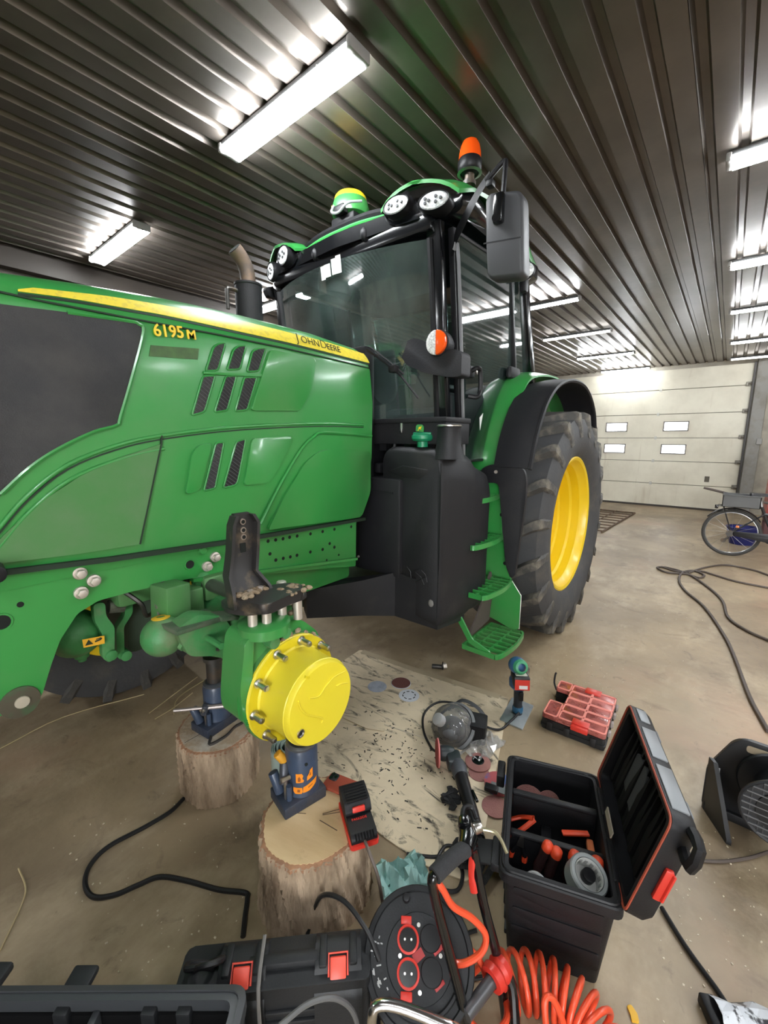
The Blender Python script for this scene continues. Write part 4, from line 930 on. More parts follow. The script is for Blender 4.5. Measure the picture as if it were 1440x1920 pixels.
tread(.90,.36,.24); tread(1.0,.70,.2); tread(1.075,.99,.16); tread(1.115,1.255,.12)
T.add('rubber_strap', B().prism(rpoly([(2.22,.38),(2.38,.55),(2.5,.75),(2.54,.6),(2.5,.4)],.02),'Y',1.13,1.142), mat('dirty_rubber_sheet', (.07,.055,.045), .8))
# ---------------------------------------------------------------- tank, toolbox, battery box
tf = [(1.56,1.50),(1.535,1.548),(1.46,1.562),(1.20,1.552),(1.158,1.515),(1.135,1.40),(1.137,1.22),(1.14,.80),(1.14,.60),(1.165,.548),(1.275,.566),(1.455,.575),(1.47,.846),(1.50,1.15),(1.555,1.35)]
tf = rpoly(tf,.03,3)
def tsec(x, sh, sy=0., zt=1.0):
    cy = 1.32; cz = 1.05
    return [(x, cy+(y-cy)*sh+sy, cz+(z-cz)*(sh if z < cz else sh*zt)) for y, z in tf]
tank = T.add('fuel_tank', B().loft([tsec(1.875,.93),tsec(1.885,.975),tsec(1.91,1.0),tsec(2.05,1.0,-.02,.985),tsec(2.16,1.0,-.028,.93),tsec(2.22,.98,-.03,.85),tsec(2.26,.985,-.035,.80),tsec(2.36,.98,-.035,.74),tsec(2.40,.93,-.03,.70)]), TANK, smooth=40, label='scuffed black plastic fuel tank')
T.add('tank_shoulder', B().loft([[(1.90,1.20,1.45),(1.90,1.40,1.47),(1.90,1.52,1.40),(1.90,1.40,1.35),(1.90,1.26,1.33)],[(1.868,1.24,1.44),(1.868,1.40,1.455),(1.868,1.50,1.42),(1.868,1.40,1.40),(1.868,1.30,1.40)]]), TANK, tank, smooth=50)
# foot reaching in under the frame
foot = [(1.43,1.73),(1.50,1.84),(1.75,1.66),(2.05,1.45),(2.3,1.30),(2.2,1.16),(1.89,1.16),(1.875,1.30),(1.86,1.44),(1.70,1.55)]
T.add('tank_foot', B().loft([[(x,y,zz) for (x,y),zz in zip(foot,zl)] for zl in ([.61,.61,.56,.54,.50,.50,.545,.555,.56,.585],[.775,.775,.77,.77,.76,.76,.80,.83,.83,.80])]), TANK, tank, smooth=30)
T.add('tank_seam', B().tube([(1.868,1.15,.62),(1.872,1.147,1.0),(1.868,1.147,1.48)],.004,5), BLKM, tank)
nk = T.add('filler_neck', B().lathe((1.95,1.155,1.50),(0,0,1),[(.085,0),(.066,.07),(.060,.16),(.062,.165),(.05,.17)],24), TANK, tank)
T.add('filler_rim', B().lathe((1.95,1.155,1.665),(0,0,1),[(.058,0),(.066,.004),(.066,.010),(.060,.014),(.050,.015),(.048,.005)],24,cap=(False,False)), STEEL, tank)
fc = T.add('tank_cap', B().lathe((1.93,1.31,1.56),(0,0,1),[(.03,0),(.03,.03),(.052,.034),(.060,.045),(.060,.062),(.050,.068),(0,.07)],24), mat('teal_green_cap', (.01,.22,.10), .4), tank, label='green filler cap')
T.add('cap_grip', B().box((1.93,1.31,1.632),(.03,.105,.016),rot=(0,0,.3),bev=.006), mat('teal_green_cap', (.01,.22,.10)), tank)
T.add('deer_plate', B().prism(rpoly([(1.285,1.64),(1.335,1.645),(1.335,1.672),(1.325,1.682),(1.295,1.68),(1.285,1.668)],.004),'X',1.90,1.906), GREEN, tank)
badge((1.899,1.31,1.661), (0,-1,0), (0,0,1), .026, YBADGE, tank)
sc_ = B()
for (y0,z0,y1,z1_) in ((1.30,.86,1.24,.80),(1.34,.84,1.28,.88),(1.26,.88,1.22,.82),(1.36,.88,1.33,.82),(1.30,.80,1.22,.85)):
    sc_.tube([(1.868,y0,z0),(1.866,(y0+y1)/2-.01,(z0+z1_)/2+.01),(1.868,y1,z1_)],.0025,4)
T.add('scratches', sc_, BLK, tank, kind='stuff')
T.add('scuff_hole', B().sphere((1.872,1.195,.70),.022,12,(.3,.8,1)), mat('grey_scuff', (.16,.15,.14), .7), tank)
tb = T.add('tool_case', B().box((2.07,1.457,1.64),(.26,.575,.13),bev=.006), BLKM, label='black steel tool case in front of the windscreen')
T.add('case_lid', B().box((2.065,1.457,1.706),(.275,.59,.028),bev=.006), BLKM, tb)
T.add('case_latch', B().box((1.936,1.46,1.672),(.008,.018,.05),bev=.002).tube([(1.932,1.455,1.66),(1.925,1.45,1.64),(1.932,1.465,1.635)],.005,6), STEEL, tb)
T.add('case_bracket', B().box((1.99,1.62,1.56),(.05,.05,.05)).box((2.0,1.30,1.56),(.04,.06,.05)), BLK, tb)
for z in (1.60,): T.add('case_bolt', B().cyl((2.0,1.168,z),(2.0,1.160,z),.008,n=8), BOLT, tb)
bt = T.add('battery_box', B().box((2.02,1.58,1.09),(.34,.36,.58),bev=.02), TANK)
T.add('battery_rib', B().box((1.847,1.60,1.30),(.01,.3,.012)), TANK, bt)
for z in (1.33,1.2,.88): T.add('box_bolt', B().cyl((1.85,1.72,z),(1.842,1.72,z),.007,n=8), BOLT, bt)
T.add('cab_support', B().box((2.1,1.62,1.42),(.08,.08,.25),bev=.01).box((2.0,1.64,1.43),(.14,.05,.06),bev=.01), BLK)
# ================================================================ log stumps
BARK = mat('oak_bark', (.56,.42,.29), .9, var=((.22,.15,.095),10,.42,.64), bump=(34,.8), stretch=(1,1,.25))
add_layer(BARK, (.55,.42,.28), 7, .58, .78, 6, (1,1,.35))
WOOD = mat('sawn_wood_face', (.66,.49,.28), .75, var=((.52,.36,.19),7,.4,.7), bump=(60,.07), stretch=(1,.25,1))
add_layer(WOOD, (.36,.25,.14), 11, .63, .76, 6)
WOODG = mat('weathered_wood_face', (.40,.30,.20), .8, var=((.62,.58,.50),6,.48,.66), bump=(60,.3))
def stump(loc, r0, r1, h, seed, label, face, grp='log rounds under the jacks'):
    rnd = random.Random(seed); t = Thing('log_round', label, 'log', loc, rnd.random(), grp)
    N = 168; ph = [rnd.random()*7 for _ in range(8)]
    ridge = [0]*N
    k = 0
    while k < N:
        wd = rnd.randint(3,8); dp = rnd.uniform(.005,.014)
        for q in range(wd):
            if k+q < N: ridge[k+q] = dp*(math.sin(PI*(q+.5)/wd)**.5) 
        k += wd
    def rad(i, z):
        a = 2*PI*i/N; u = z/h; j = int(i + 2.2*math.sin(z*21+ph[0]+i*.21) + 1.3*math.sin(z*55+i*.9))%N
        return lerp(r1, r0, u)*(1+.03*math.sin(2*a+ph[1])+.022*math.sin(3*a+ph[2])+.012*math.sin(7*a+ph[3]+z*9)) - .010 + ridge[j]*(.75+.35*math.sin(z*40+ph[4]+i)) + .003*math.sin(i*2.3+z*90) 
    rows = 22; secs = [[(rad(i,h*v/(rows-1))*math.cos(2*PI*i/N), rad(i,h*v/(rows-1))*math.sin(2*PI*i/N), h*v/(rows-1)-(.004 if v == rows-1 else 0)) for i in range(N)] for v in range(rows)]
    t.add('bark', B().loft(secs), BARK, smooth=50)
    fr = lambda i: .25*(rad(i-2,h)+rad(i-1,h)+rad(i+1,h)+rad(i+2,h))*.935
    t.add('bark_rim', B().loft([[(rad(i,h)*k*math.cos(2*PI*i/N), rad(i,h)*k*math.sin(2*PI*i/N), z) for i in range(N)] for k, z in ((1.0,h-.016),(.99,h-.002),(.93,h+.0005))]), mat('red_inner_bark', (.40,.21,.115), .85, var=((.24,.13,.08),20,.4,.7), bump=(60,.4)), smooth=50)
    t.add('sawn_face', B().loft([[(fr(i)*math.cos(2*PI*i/N), fr(i)*math.sin(2*PI*i/N), z) for i in range(N)] for z in (h-.01,h+.0015)]), face, smooth=30)
    ck = B()
    for q in range(4):
        a = rnd.random()*6.28; L = rnd.uniform(.06,.13)
        ck.tube([(.03*math.cos(a),.03*math.sin(a),h+.0015),((.03+L)*math.cos(a+.1),(.03+L)*math.sin(a+.1),h+.0015)],.0016,4)
    t.add('drying_crack', ck, mat('crack_dark', (.07,.045,.025), .9))
    return t
L1 = (.818,.985); L2 = (.868,1.725)
stump((*L1,0), .185, .198, .30, 3, 'tall pale sawn log round nearest the camera, carrying a jack and the battery charger', WOOD)
stump((*L2,0), .185, .185, .27, 11, 'shorter weathered log round farther back, under the axle jack', WOODG)

# ================================================================ bottle jacks
def jack(loc, rot, h, ram, label, lever):
    t = Thing('bottle_jack', label, 'jack', loc, rot, 'blue bottle jacks')
    t.add('base', B().box((0,0,.022),(.165,.125,.044),bev=.006), mat('dark_blue_base', (.026,.034,.055), .5, var=((.05,.045,.045),12,.5,.7), bump=(40,.2)))
    t.add('cylinder', B().lathe((.018,0,.044),(0,0,1),[(.062,0),(.060,.01),(.058,.02),(.058,h-.075),(.052,h-.06),(.050,h-.052)],32), BLUEJ, smooth=30)
    t.add('ram', B().lathe((.018,0,h-.01),(0,0,1),[(.036,0),(.036,ram-.02),(.046,ram-.018),(.046,ram)],24), DSTEEL, smooth=30)
    t.add('top_collar', B().lathe((.018,0,h-.018),(0,0,1),[(.054,0),(.055,.008),(.046,.015)],28), mat('collar_steel', (.12,.13,.15), .35, metal=.6))
    t.add('pump_tube', B().cyl((-.062,.018,.044),(-.075,.045,.115),.018,n=14,bev=.003).cyl((-.05,-.032,.044),(-.05,-.032,.10),.010,n=10), BLUEJ)
    t.add('pump_socket', B().cyl((-.058,-.008,.095),(-.042,.016,.158) if not lever else (-.05,-.02,.14),.017,n=14,bev=.003), mat('socket_grey', (.07,.075,.09), .4, metal=.4))
    t.add('link_bar', B().box((-.058,-.02,.085),(.012,.012,.085),bev=.003).cyl((-.072,-.02,.122),(-.04,-.02,.122),.009,n=10), STEEL)
    return t
j1 = jack((.833,1.087,.3015), math.radians(-12), .235, .05, 'blue grey bottle jack directly under the yellow hub', False)
j1.add('orange_tip', B().cyl((-.040,.017,.160),(-.062,.030,.195),.0165,n=14,bev=.003), mat('amber_grip', (.62,.30,.02), .5))
def jlabel(t, a0, a1, z0, z1, m, nm='orange_label'):
    b = B(); n = 8; r = .0588
    ins = [(.018+r*math.cos(lerp(a0,a1,i/n)), r*math.sin(lerp(a0,a1,i/n))) for i in range(n+1)]; o = [(.018+(r+.0012)*math.cos(lerp(a0,a1,i/n)), (r+.0012)*math.sin(lerp(a0,a1,i/n))) for i in range(n+1)]
    b.prism(ins + o[::-1],'Z',z0,z1); return t.add(nm, b, m)
def wrap_patch(t, poly, m, nm, r=.0593):
    # a torn sticker following the cylinder; poly in (angle, height)
    b = B(); n = len(poly); P2 = []
    for q in range(n):
        (a0,z0),(a1,z1) = poly[q], poly[(q+1)%n]
        for k in range(4): P2.append((lerp(a0,a1,k/4), lerp(z0,z1,k/4)))
    ca = sum(p[0] for p in P2)/len(P2); cz = sum(p[1] for p in P2)/len(P2); rows = []
    for f in (1,.5): rows.append([(.018+r*math.cos(lerp(ca,a,f)), r*math.sin(lerp(ca,a,f)), lerp(cz,z,f)) for a, z in P2])
    N = len(P2); vs = rows[0]+rows[1]+[(.018+r*math.cos(ca), r*math.sin(ca), cz)]
    b.raw(vs, [(k,(k+1)%N,N+(k+1)%N,N+k) for k in range(N)]+[(N+k,N+(k+1)%N,2*N) for k in range(N)])
    return t.add(nm, b, m)
for poly in ([(-2.42,.102),(-1.98,.104),(-1.93,.112),(-2.03,.118),(-1.97,.13),(-2.06,.139),(-2.42,.138)],
             [(-1.76,.106),(-1.36,.114),(-1.36,.150),(-1.55,.144),(-1.60,.133),(-1.74,.122)],
             [(-2.62,.068),(-2.5,.058),(-2.1,.059),(-2.03,.066),(-2.06,.083),(-2.6,.084)],
             [(-2.02,.061),(-1.6,.064),(-1.1,.078),(-1.0,.100),(-1.5,.094),(-2.0,.084)]): wrap_patch(j1, poly, ORANGE, 'orange_label')
for poly in ([(-2.3,.108),(-2.15,.108),(-2.12,.118),(-2.2,.128),(-2.3,.122)],[(-1.62,.122),(-1.5,.124),(-1.5,.136),(-1.56,.132)],[(-2.36,.066),(-2.2,.065),(-2.18,.076),(-2.34,.077)],[(-1.7,.076),(-1.4,.082),(-1.4,.086),(-1.7,.080)]): wrap_patch(j1, poly, mat('label_worn_print', (.30,.08,.015), .5), 'label_print', .0596)
j1.add('vent_screw', B().cyl((.018-.0115,-.056,.172),(.018-.012,-.0595,.172),.006,n=10), HOLE)
j2 = jack((.862,1.735,.2715), math.radians(8), .225, .13, 'bottle jack with its long lever, farther back under the green axle', True)
jlabel(j2, -1.75, -1.35, .13, .17, ORANGE)
j2.add('lever', B().cyl((.018,-.100,.128),(-.142,.085,.128),.008,n=10).cyl((.022,-.105,.128),(-.05,-.022,.128),.011,n=10), mat('worn_lever_bar', (.30,.26,.24), .4, metal=.6))
j2.add('release_hook', B().tube([(-.07,-.066,.012),(-.10,-.10,.007),(-.03,-.115,.007),(.03,-.10,.007),(.07,-.11,.010)],.007,6,smooth=4), DSTEEL)

# ================================================================ things on and round the near log
t = Thing('smartphone', 'phone in a rust red case lying on the back edge of the near log', 'phone', (.905,.975,.3085), math.radians(-62), world=False)
t.o.location = (.968,.987,.3095); t.o.rotation_euler = (0,0,math.radians(-76))
t.add('case', B().prism(rpoly([(-.075,-.037),(.075,-.037),(.075,.037),(-.075,.037)],.012),'Z',-.006,.004,.0025), mat('rust_red_case', (.33,.065,.035), .55))
t.add('camera_plate', B().prism(rpoly([(-.070,.0),(-.036,.0),(-.036,.034),(-.070,.034)],.008),'Z',.004,.0065,.001), mat('camera_island', (.02,.022,.026), .25))
for x, y in ((-.061,.026),(-.061,.009),(-.045,.018)): t.add('camera_lens', B().cyl((x,y,.0065),(x,y,.0085),.0065,n=14), BLKG)
t = Thing('battery_charger', 'black and red battery charger with a pack slid on, at the log edge', 'charger', (.893,.845,.302), math.radians(-122))
t.o.scale = (1.08,1.08,1.08)
t.add('red_base', B().prism(rpoly([(-.085,-.045),(.085,-.045),(.085,.045),(-.085,.045)],.01),'Z',0,.014,.004), RED)
t.add('body', B().prism(rpoly([(-.08,.014),(.082,.014),(.082,.03),(.07,.040),(.0,.044),(-.08,.044)],.008),'Y',-.040,.040,.004), BLK)
bp_ = t.add('battery_pack', B().prism(rpoly([(-.082,.044),(.01,.044),(.012,.056),(-.004,.078),(-.078,.080),(-.086,.066)],.008),'Y',-.042,.042,.005), BLKM)
for k in range(7): t.add('pack_rib', B().box((-.072+.011*k,0,.080),(.005,.07,.004),bev=.001), BLK, bp_)
t.add('release_button', B().box((.011,.0,.064),(.010,.040,.016),rot=(0,-.4,0),bev=.003), RED, bp_)
for k in range(7): t.add('vent_fin', B().box((.077,-.027+.009*k,.034),(.018,.004,.012),rot=(0,.6,0)), BLKG)
t.text('charger_lettering', 'PARKSIDE', .011, (.030,-.026,.0435), (0,1,0), (-1,0,0.05), RED, depth=.0006)
t.add('power_lead', B().tube([(.08,.0,.02),(.115,.005,.01),(.15,.02,-.04),(.17,.03,-.14),(.2,.03,-.24),(.23,.05,-.28)],.005,8,smooth=5), mat('brown_lead', (.10,.075,.06), .5))
for k in (.18,): t.add('lead_marker', B().cyl((.192,.03,-.215),(.2,.03,-.24),.0065,n=8), RED)
# roll of stretch film standing behind the log
t = Thing('plastic_roll', 'upright roll of pale green plastic film behind the near log', 'roll', (.935,1.245,0), 0)
FILM = mat('pale_green_film', (.30,.38,.34), .35, var=((.38,.46,.42),6,.4,.7), coat=.2)
t.o.rotation_euler = (0,0,math.radians(20)); 
t.add('film', B().lathe((0,0,0),(0,0,1),[(.085,0),(.088,.01),(.088,.365),(.082,.372)],40,cap=(True,False)), FILM)
wr = B()
for k in range(7): wr.lathe((.0015*k*(-1)**k,0,.366),(0,0,1),[(.083-.0075*k,0),(.083-.0075*k,.006+.002*(k%2)),(.079-.0075*k,.006+.002*(k%2)),(.078-.0075*k,0)],36,cap=(False,False))
t.add('wound_edge', wr, FILM, smooth=50)
t.add('cardboard_core', B().lathe((0,0,.02),(0,0,1),[(.032,0),(.032,.352),(.026,.352),(.026,.1),(0,.1)],24), mat('core_brown', (.10,.07,.05), .8))

# ================================================================ cardboard sheet
CARD = mat('dirty_cardboard', (.72,.60,.42), .85, var=((.58,.47,.32),3.,.4,.72,9), bump=(24,.12))
add_layer(CARD, (.05,.042,.036), 5.0, .535, .66, 12, (1.7,.7,1), 2.4)
add_layer(CARD, (.33,.27,.19), 2.0, .52, .74, 8)
cpoly = [(2.19,2.03),(2.25,1.45),(2.33,.90),(1.95,.775),(1.70,.70),(1.41,.61),(1.18,.565),(1.13,.72),(1.12,.92),(1.14,1.18),(1.18,1.53),(1.43,1.83),(1.95,2.01)]
cb = Thing('cardboard_sheet', 'large flattened cardboard sheet on the floor, smeared with black dust', 'cardboard', (1.7,1.2,0), 0, world=True)
cb.add('sheet', B().prism(rpoly(cpoly,.02),'Z',.001,.006), CARD, smooth=0)
cb.add('fold_crease', B().prism(ribbon([(1.58,1.80),(1.62,1.45),(1.70,1.1),(1.73,.9)],.006),'Z',.006,.0075), mat('pale_crease', (.5,.43,.33), .9))
cb.add('torn_flap', B().prism(rpoly([(1.52,1.72),(1.60,1.70),(1.66,1.36),(1.60,1.30),(1.55,1.4)],.02),'Z',.0062,.012), CARD, smooth=0)
cb.add('tape_strip', B().prism(ribbon([(2.18,2.0),(2.23,1.5),(2.31,.95)],.05),'Z',.006,.0068), mat('paper_tape', (.40,.32,.21), .7))
tears = B()
for i in range(170):
    x, y = random.gauss(1.5,.17), random.gauss(1.15,.20)
    x = min(1.95,max(1.22,x)); y = min(1.5,max(.8,y))
    tears.box((x,y,.0068),(random.uniform(.003,.02),random.uniform(.002,.006),.0016),rot=(0,0,random.uniform(0,3)))
cb.add('black_grinding_crumbs', tears, mat('grinding_dust', (.02,.02,.02), .9), kind='stuff')

# ================================================================ discs lying about
SAND = mat('maroon_abrasive', (.17,.06,.05), .95, bump=(260,.5))
PINK = mat('worn_pink_abrasive', (.30,.13,.115), .95, bump=(240,.4), var=((.36,.17,.14),9,.4,.7))
def disc(name, loc, r, m, label, rot=0, back=None, holes=0, tilt=None, grp=None, hole=.0):
    t = Thing(name, label, 'sanding disc', loc, tilt or rot, grp)
    t.add('disc_face', B().lathe((0,0,0),(0,0,1),[(hole,0),(r,0),(r,.0025),(hole,.0025)],40,cap=(hole == 0,hole == 0)), m)
    if back: t.add('backing_rim', B().lathe((0,0,-.0015),(0,0,1),[(r*.9,0),(r*1.05,0),(r*1.05,.0022),(r*1.0,.003)],40,cap=(True,False)), back)
    for k in range(holes):
        a = 2*PI*k/holes; t.add('dust_hole', B().box((r*.6*math.cos(a),r*.6*math.sin(a),.0028),(.006,.019,.001),rot=(0,0,a),bev=.0003), HOLE)
    return t
WBACK = mat('white_velcro_back', (.62,.64,.68), .8, bump=(140,.3))
GBACK = mat('grey_velcro_back', (.42,.45,.52), .8, bump=(140,.3), var=((.3,.32,.38),20,.45,.7))
disc('sanding_disc', (1.90,1.612,.0065), .062, GBACK, 'plain pale grey sanding disc, leftmost on the cardboard')
disc('sanding_disc', (2.03,1.515,.0085), .062, SAND, 'dark maroon sanding disc with a pale edge', back=WBACK)
disc('sanding_disc', (1.955,1.395,.0065), .065, WBACK, 'white sanding disc with a ring of slots', holes=8)
fd = Thing('flap_disc', 'flap disc with a black hub ring beside the sander head', 'grinding disc', (1.72,.80,.012), 0)
fd.add('flap_ring', B().lathe((0,0,0),(0,0,1),[(.032,0),(.062,-.004),(.063,.004),(.035,.013),(.028,.012)],40,cap=(False,False)), PINK, smooth=30)
fd.add('hub_plate', B().lathe((0,0,.001),(0,0,1),[(.034,.008),(.03,.012),(.022,.008),(.010,.003),(0,.003)],28), BLKG)
fd.add('arbor_hole', B().cyl((0,0,.003),(0,0,.008),.009,n=16), mat('brass_bush', (.6,.5,.3), .4, metal=.7))
disc('sanding_disc', (1.665,.765,.0065), .05, PINK, 'pinkish sanding disc half under the flap disc')
pk = Thing('disc_pack', 'pack of discs in red and blue wrapping left of the toolbox', 'disc pack', (1.655,.665,.006), math.radians(15))
pk.add('disc_stack', B().lathe((0,0,0),(0,0,1),[(.062,0),(.062,.022),(.02,.024)],32), mat('red_blue_wrap', (.42,.09,.10), .4, var=((.08,.13,.30),7,.48,.55), coat=.3))
pk.add('card_tab', B().box((-.04,-.01,.026),(.05,.075,.003)), mat('grey_card_tab', (.16,.17,.17), .5))
pk.add('black_foot', B().box((-.06,.02,.03),(.035,.06,.02),bev=.004), BLK)
disc('sanding_disc', (1.54,.625,.0065), .058, PINK, 'pink sanding disc mostly hidden behind the toolbox')

# ================================================================ angle sander
sd = Thing('angle_sander', 'black angle sander with a red disc lying on its side', 'angle sander', (1.62,.94,.006), 0, world=True)
hd = Vector((1.585,.955,.07)); n_ = Vector((-.62,.78,.02)).normalized()
ds_ = sd.add('abrasive_disc', B().lathe(hd + n_*.0, n_, [(.062,-.004),(.064,0),(.060,.004),(0,.004)],40), mat('brick_red_disc', (.30,.045,.038), .85, bump=(240,.4)), label='brick red abrasive disc')
sd.add('pink_edge', B().lathe(hd - n_*.006, n_, [(.058,-.003),(.066,-.001),(.066,.004),(.062,.006)],40,cap=(True,False)), mat('pink_rim', (.75,.24,.22), .7), ds_)
e0 = hd - n_*.012
sd.add('gear_head', B().lathe(e0, -n_, [(.03,0),(.036,.01),(.036,.045),(.028,.07),(.015,.078)],20).box(e0 - n_*.045 + Vector((-.02,-.04,-.005)), (.07,.09,.06), rot=(0,0,math.radians(-50)),bev=.014), mat('dark_teal_head', (.02,.028,.03), .4, var=((.05,.055,.06),14,.5,.7)))
b0 = e0 - n_*.05 + Vector((-.03,-.06,-.005)); b1 = Vector((1.325,.595,.045))
ax_ = (b1-b0).normalized()
sd.add('collar', B().lathe(b0, ax_, [(.034,0),(.038,.02),(.036,.06),(.032,.075)],20), mat('collar_grey', (.06,.065,.075), .5))
sd.add('body', B().tube([b0+ax_*.06,b0+ax_*.14,b0+ax_*.22,b0+ax_*.30,b1],[.031,.030,.029,.027,.024],14,smooth=4), BLK)
sd.add('switch', B().box(b0+ax_*.2+Vector((.02,-.02,.022)),(.06,.012,.012),rot=(0,0,math.radians(50)),bev=.003), BLKG)
sd.add('cable_sleeve', B().tube([b1,b1+ax_*.04,b1+ax_*.07],[.016,.012,.008],10), BLKM)
sd.add('power_cable', B().tube([b1+ax_*.06,(1.26,.57,.02),(1.30,.64,.012),(1.37,.70,.012),(1.43,.72,.012),(1.45,.68,.012),(1.40,.64,.012),(1.33,.62,.02)],.006,8,smooth=6), CABLE)
# safety mask
mk = Thing('safety_mask', 'smoky grey respirator mask with a clear visor lying behind the sander', 'mask', (1.83,1.005,.006), math.radians(20), world=False)
mk.o.scale = (1.35,1.35,1.35)
mk.add('visor', B().lathe((0,0,.03),(-.55,.35,.75),[(.085,0),(.083,.03),(.066,.062),(.04,.080),(0,.088)],28,cap=(False,True)), glass_mat('smoky_visor', (.55,.57,.58), dust=.3, dustcol=(.5,.5,.5), refl=1.5), smooth=60)
mk.add('visor_frame', B().lathe((0,0,.03),(-.55,.35,.75),[(.080,-.01),(.095,-.006),(.098,.006),(.088,.012)],32,cap=(False,False)), mat('mask_grey', (.16,.165,.17), .5))
mk.add('face_piece', B().sphere((-.035,-.0,.045),.055,18,(1,1,.85)), mat('mask_rubber', (.10,.105,.11), .55))
mk.add('valve', B().cyl((-.05,.04,.08),(-.065,.055,.10),.024,n=18,bev=.004), mat('valve_grey', (.34,.34,.33), .5))
mk.add('ear_block', B().prism(rpoly([(-.03,-.13),(.06,-.13),(.06,-.06),(-.03,-.06)],.01),'Z',.0,.075,.012), BLKM)
mk.add('head_strap', B().tube([(.08,.02,.06),(.10,-.02,.09),(.09,-.08,.08),(.06,-.12,.06)],.010,6,smooth=5,flat=.35), DGREY)
# bundle of straps / black cloth in front
bk = Thing('tool_strap', 'crumpled black strap and pouch lying between sander and toolbox', 'strap', (1.27,.60,0), 0)
b = B()
rs = random.Random(5)
for i in range(9):
    p = [(rs.uniform(-.06,.05),rs.uniform(-.05,.05),rs.uniform(.01,.05)) for _ in range(5)]
    b.tube(p,[.020],8,smooth=4,flat=.45)
bk.add('pouch', b, mat('black_cloth', (.014,.014,.015), .85, bump=(90,.4)), smooth=60)
bk.add('hanging_strap', B().tube([(.0,-.05,.02),(.07,-.075,.05),(.02,-.09,.04),(-.08,-.085,.03)],.016,8,smooth=5,flat=.3), mat('black_cloth', (.014,.014,.015)))
bk2 = Thing('rubber_scrap', 'torn scrap of black rubber on the cardboard', 'rubber scrap', (1.44,.79,.006), 0)
b = B()
for i in range(7):
    p = [(rs.uniform(-.05,.05),rs.uniform(-.04,.04),rs.uniform(.004,.03)) for _ in range(4)]
    b.tube(p,[.014],7,smooth=4,flat=.4)
bk2.add('scrap', b, mat('black_cloth', (.014,.014,.015)), smooth=60)

# ================================================================ impact wrench on a steel plate
pt = single('steel_plate', B().prism(rpoly([(2.10,.855),(2.105,.722),(2.355,.750),(2.352,.884)],.006),'Z',0.0005,.009,.002), ZINC, 'shiny galvanised steel plate under the blue drill', 'steel plate', loc=(2.23,.8,0), world=True)
dr_ = Thing('cordless_drill', 'blue cordless drill standing nose down with a red battery label', 'drill', (2.225,.80,.009), math.radians(35))
dr_.o.scale = (1.18,1.18,1.12)
NAVY = mat('drill_blue', (.03,.10,.22), .35, coat=.2, var=((.025,.05,.09),9,.45,.7)); 
dr_.add('grip', B().tube([(.0,.0,.0),(.0,.0,.05),(.005,.0,.11),(.01,.0,.15)],[.024,.021,.022,.027],14,smooth=4), mat('drill_rubber', (.025,.03,.04), .6))
dr_.add('trigger', B().box((-.028,-.006,.115),(.02,.02,.05),bev=.006), BLK)
dr_.add('body', B().lathe((.01,.0,.13),(.05,-.0,1),[(.028,0),(.045,.02),(.046,.055),(.036,.075),(.03,.085)],20), NAVY)
dr_.add('battery', B().box((-.012,.0,.20),(.085,.075,.06),rot=(.0,.12,0),bev=.006), mat('battery_black', (.02,.02,.022), .5))
dr_.add('red_label', B().box((-.0565,.0,.196),(.003,.07,.052),rot=(.0,.12,0)), RED)
dr_.add('white_code_label', B().box((-.0585,-.005,.185),(.002,.04,.018),rot=(.0,.12,0)), WHITE)
dr_.add('top_label', B().box((-.008,.0,.2325),(.06,.055,.003),rot=(.0,.12,0)), mat('cream_label', (.72,.70,.6), .5))
dr_.add('motor_head', B().sphere((.012,.012,.265),.043,22,(1,1,1)), NAVY, smooth=60)
dr_.add('green_ring', B().lathe((-.012,.004,.27),(-.8,-.15,.3),[(.033,.012),(.038,.006),(.030,.020),(.02,.024)],24,cap=(False,False)), mat('drill_green', (.05,.30,.14), .4))
dr_.add('side_clip', B().tube([(.03,-.05,.24),(.05,-.055,.2),(.035,-.045,.16),(.03,-.04,.12)],.005,6,smooth=3), STEEL)
dr_.add('blue_collar', B().lathe((0,0,.012),(0,0,1),[(.026,0),(.027,.02),(.023,.03)],18), mat('collar_blue', (.04,.16,.30), .4))
single('power_cable', B().tube([(2.20,.78,.03),(2.12,.80,.010),(2.02,.815,.012),(1.97,.88,.03),(2.0,.97,.05),(2.07,1.10,.012),(2.01,1.21,.012),(1.87,1.22,.012),(1.74,1.14,.012),(1.66,1.04,.012),(1.63,.99,.03)],.0065,8,smooth=7), CABLE, 'thin black cable curving from the drill round the mask', 'cable', world=True, loc=(1.9,1.0,.0))
# clear bag
rs = random.Random(9); b = B(); g = []
for i in range(9):
    for j in range(7):
        g.append((1.83+.19*(i/8-.5)*2*.62 + .10*(j/6-.5)*.0 + rs.uniform(-.012,.012), .835+.11*(j/6-.5)*2*.6+rs.uniform(-.01,.01)-.03*(i/8-.5), .01+rs.uniform(0,.045)*(1-abs(j/3-1)**2)))
b.raw(g, [(i*7+j,i*7+j+1,(i+1)*7+j+1,(i+1)*7+j) for i in range(8) for j in range(6)])
single('plastic_bag', b, glass_mat('clear_film', (.86,.86,.85), rough=.12, dust=.35, dustcol=(.72,.70,.68), refl=2.5, blotch=18.), 'crumpled clear plastic bag beside the flap disc', 'plastic bag', world=True, loc=(1.83,.835,0), smooth=0)
# ================================================================ organizer with clear red lid
og = Thing('parts_organizer', 'low parts organizer with a clear red lid and black base', 'organizer', (2.41,.498,0), math.radians(3))
PINKL = glass_mat('clear_red_lid', (.95,.42,.38), rough=.15, dust=.42, dustcol=(.85,.28,.24), refl=1.4, blotch=9.)
RIB = mat('pink_lid_rib', (.80,.27,.22), .4, coat=.3)
OB = mat('organizer_black', (.009,.009,.010), .5)
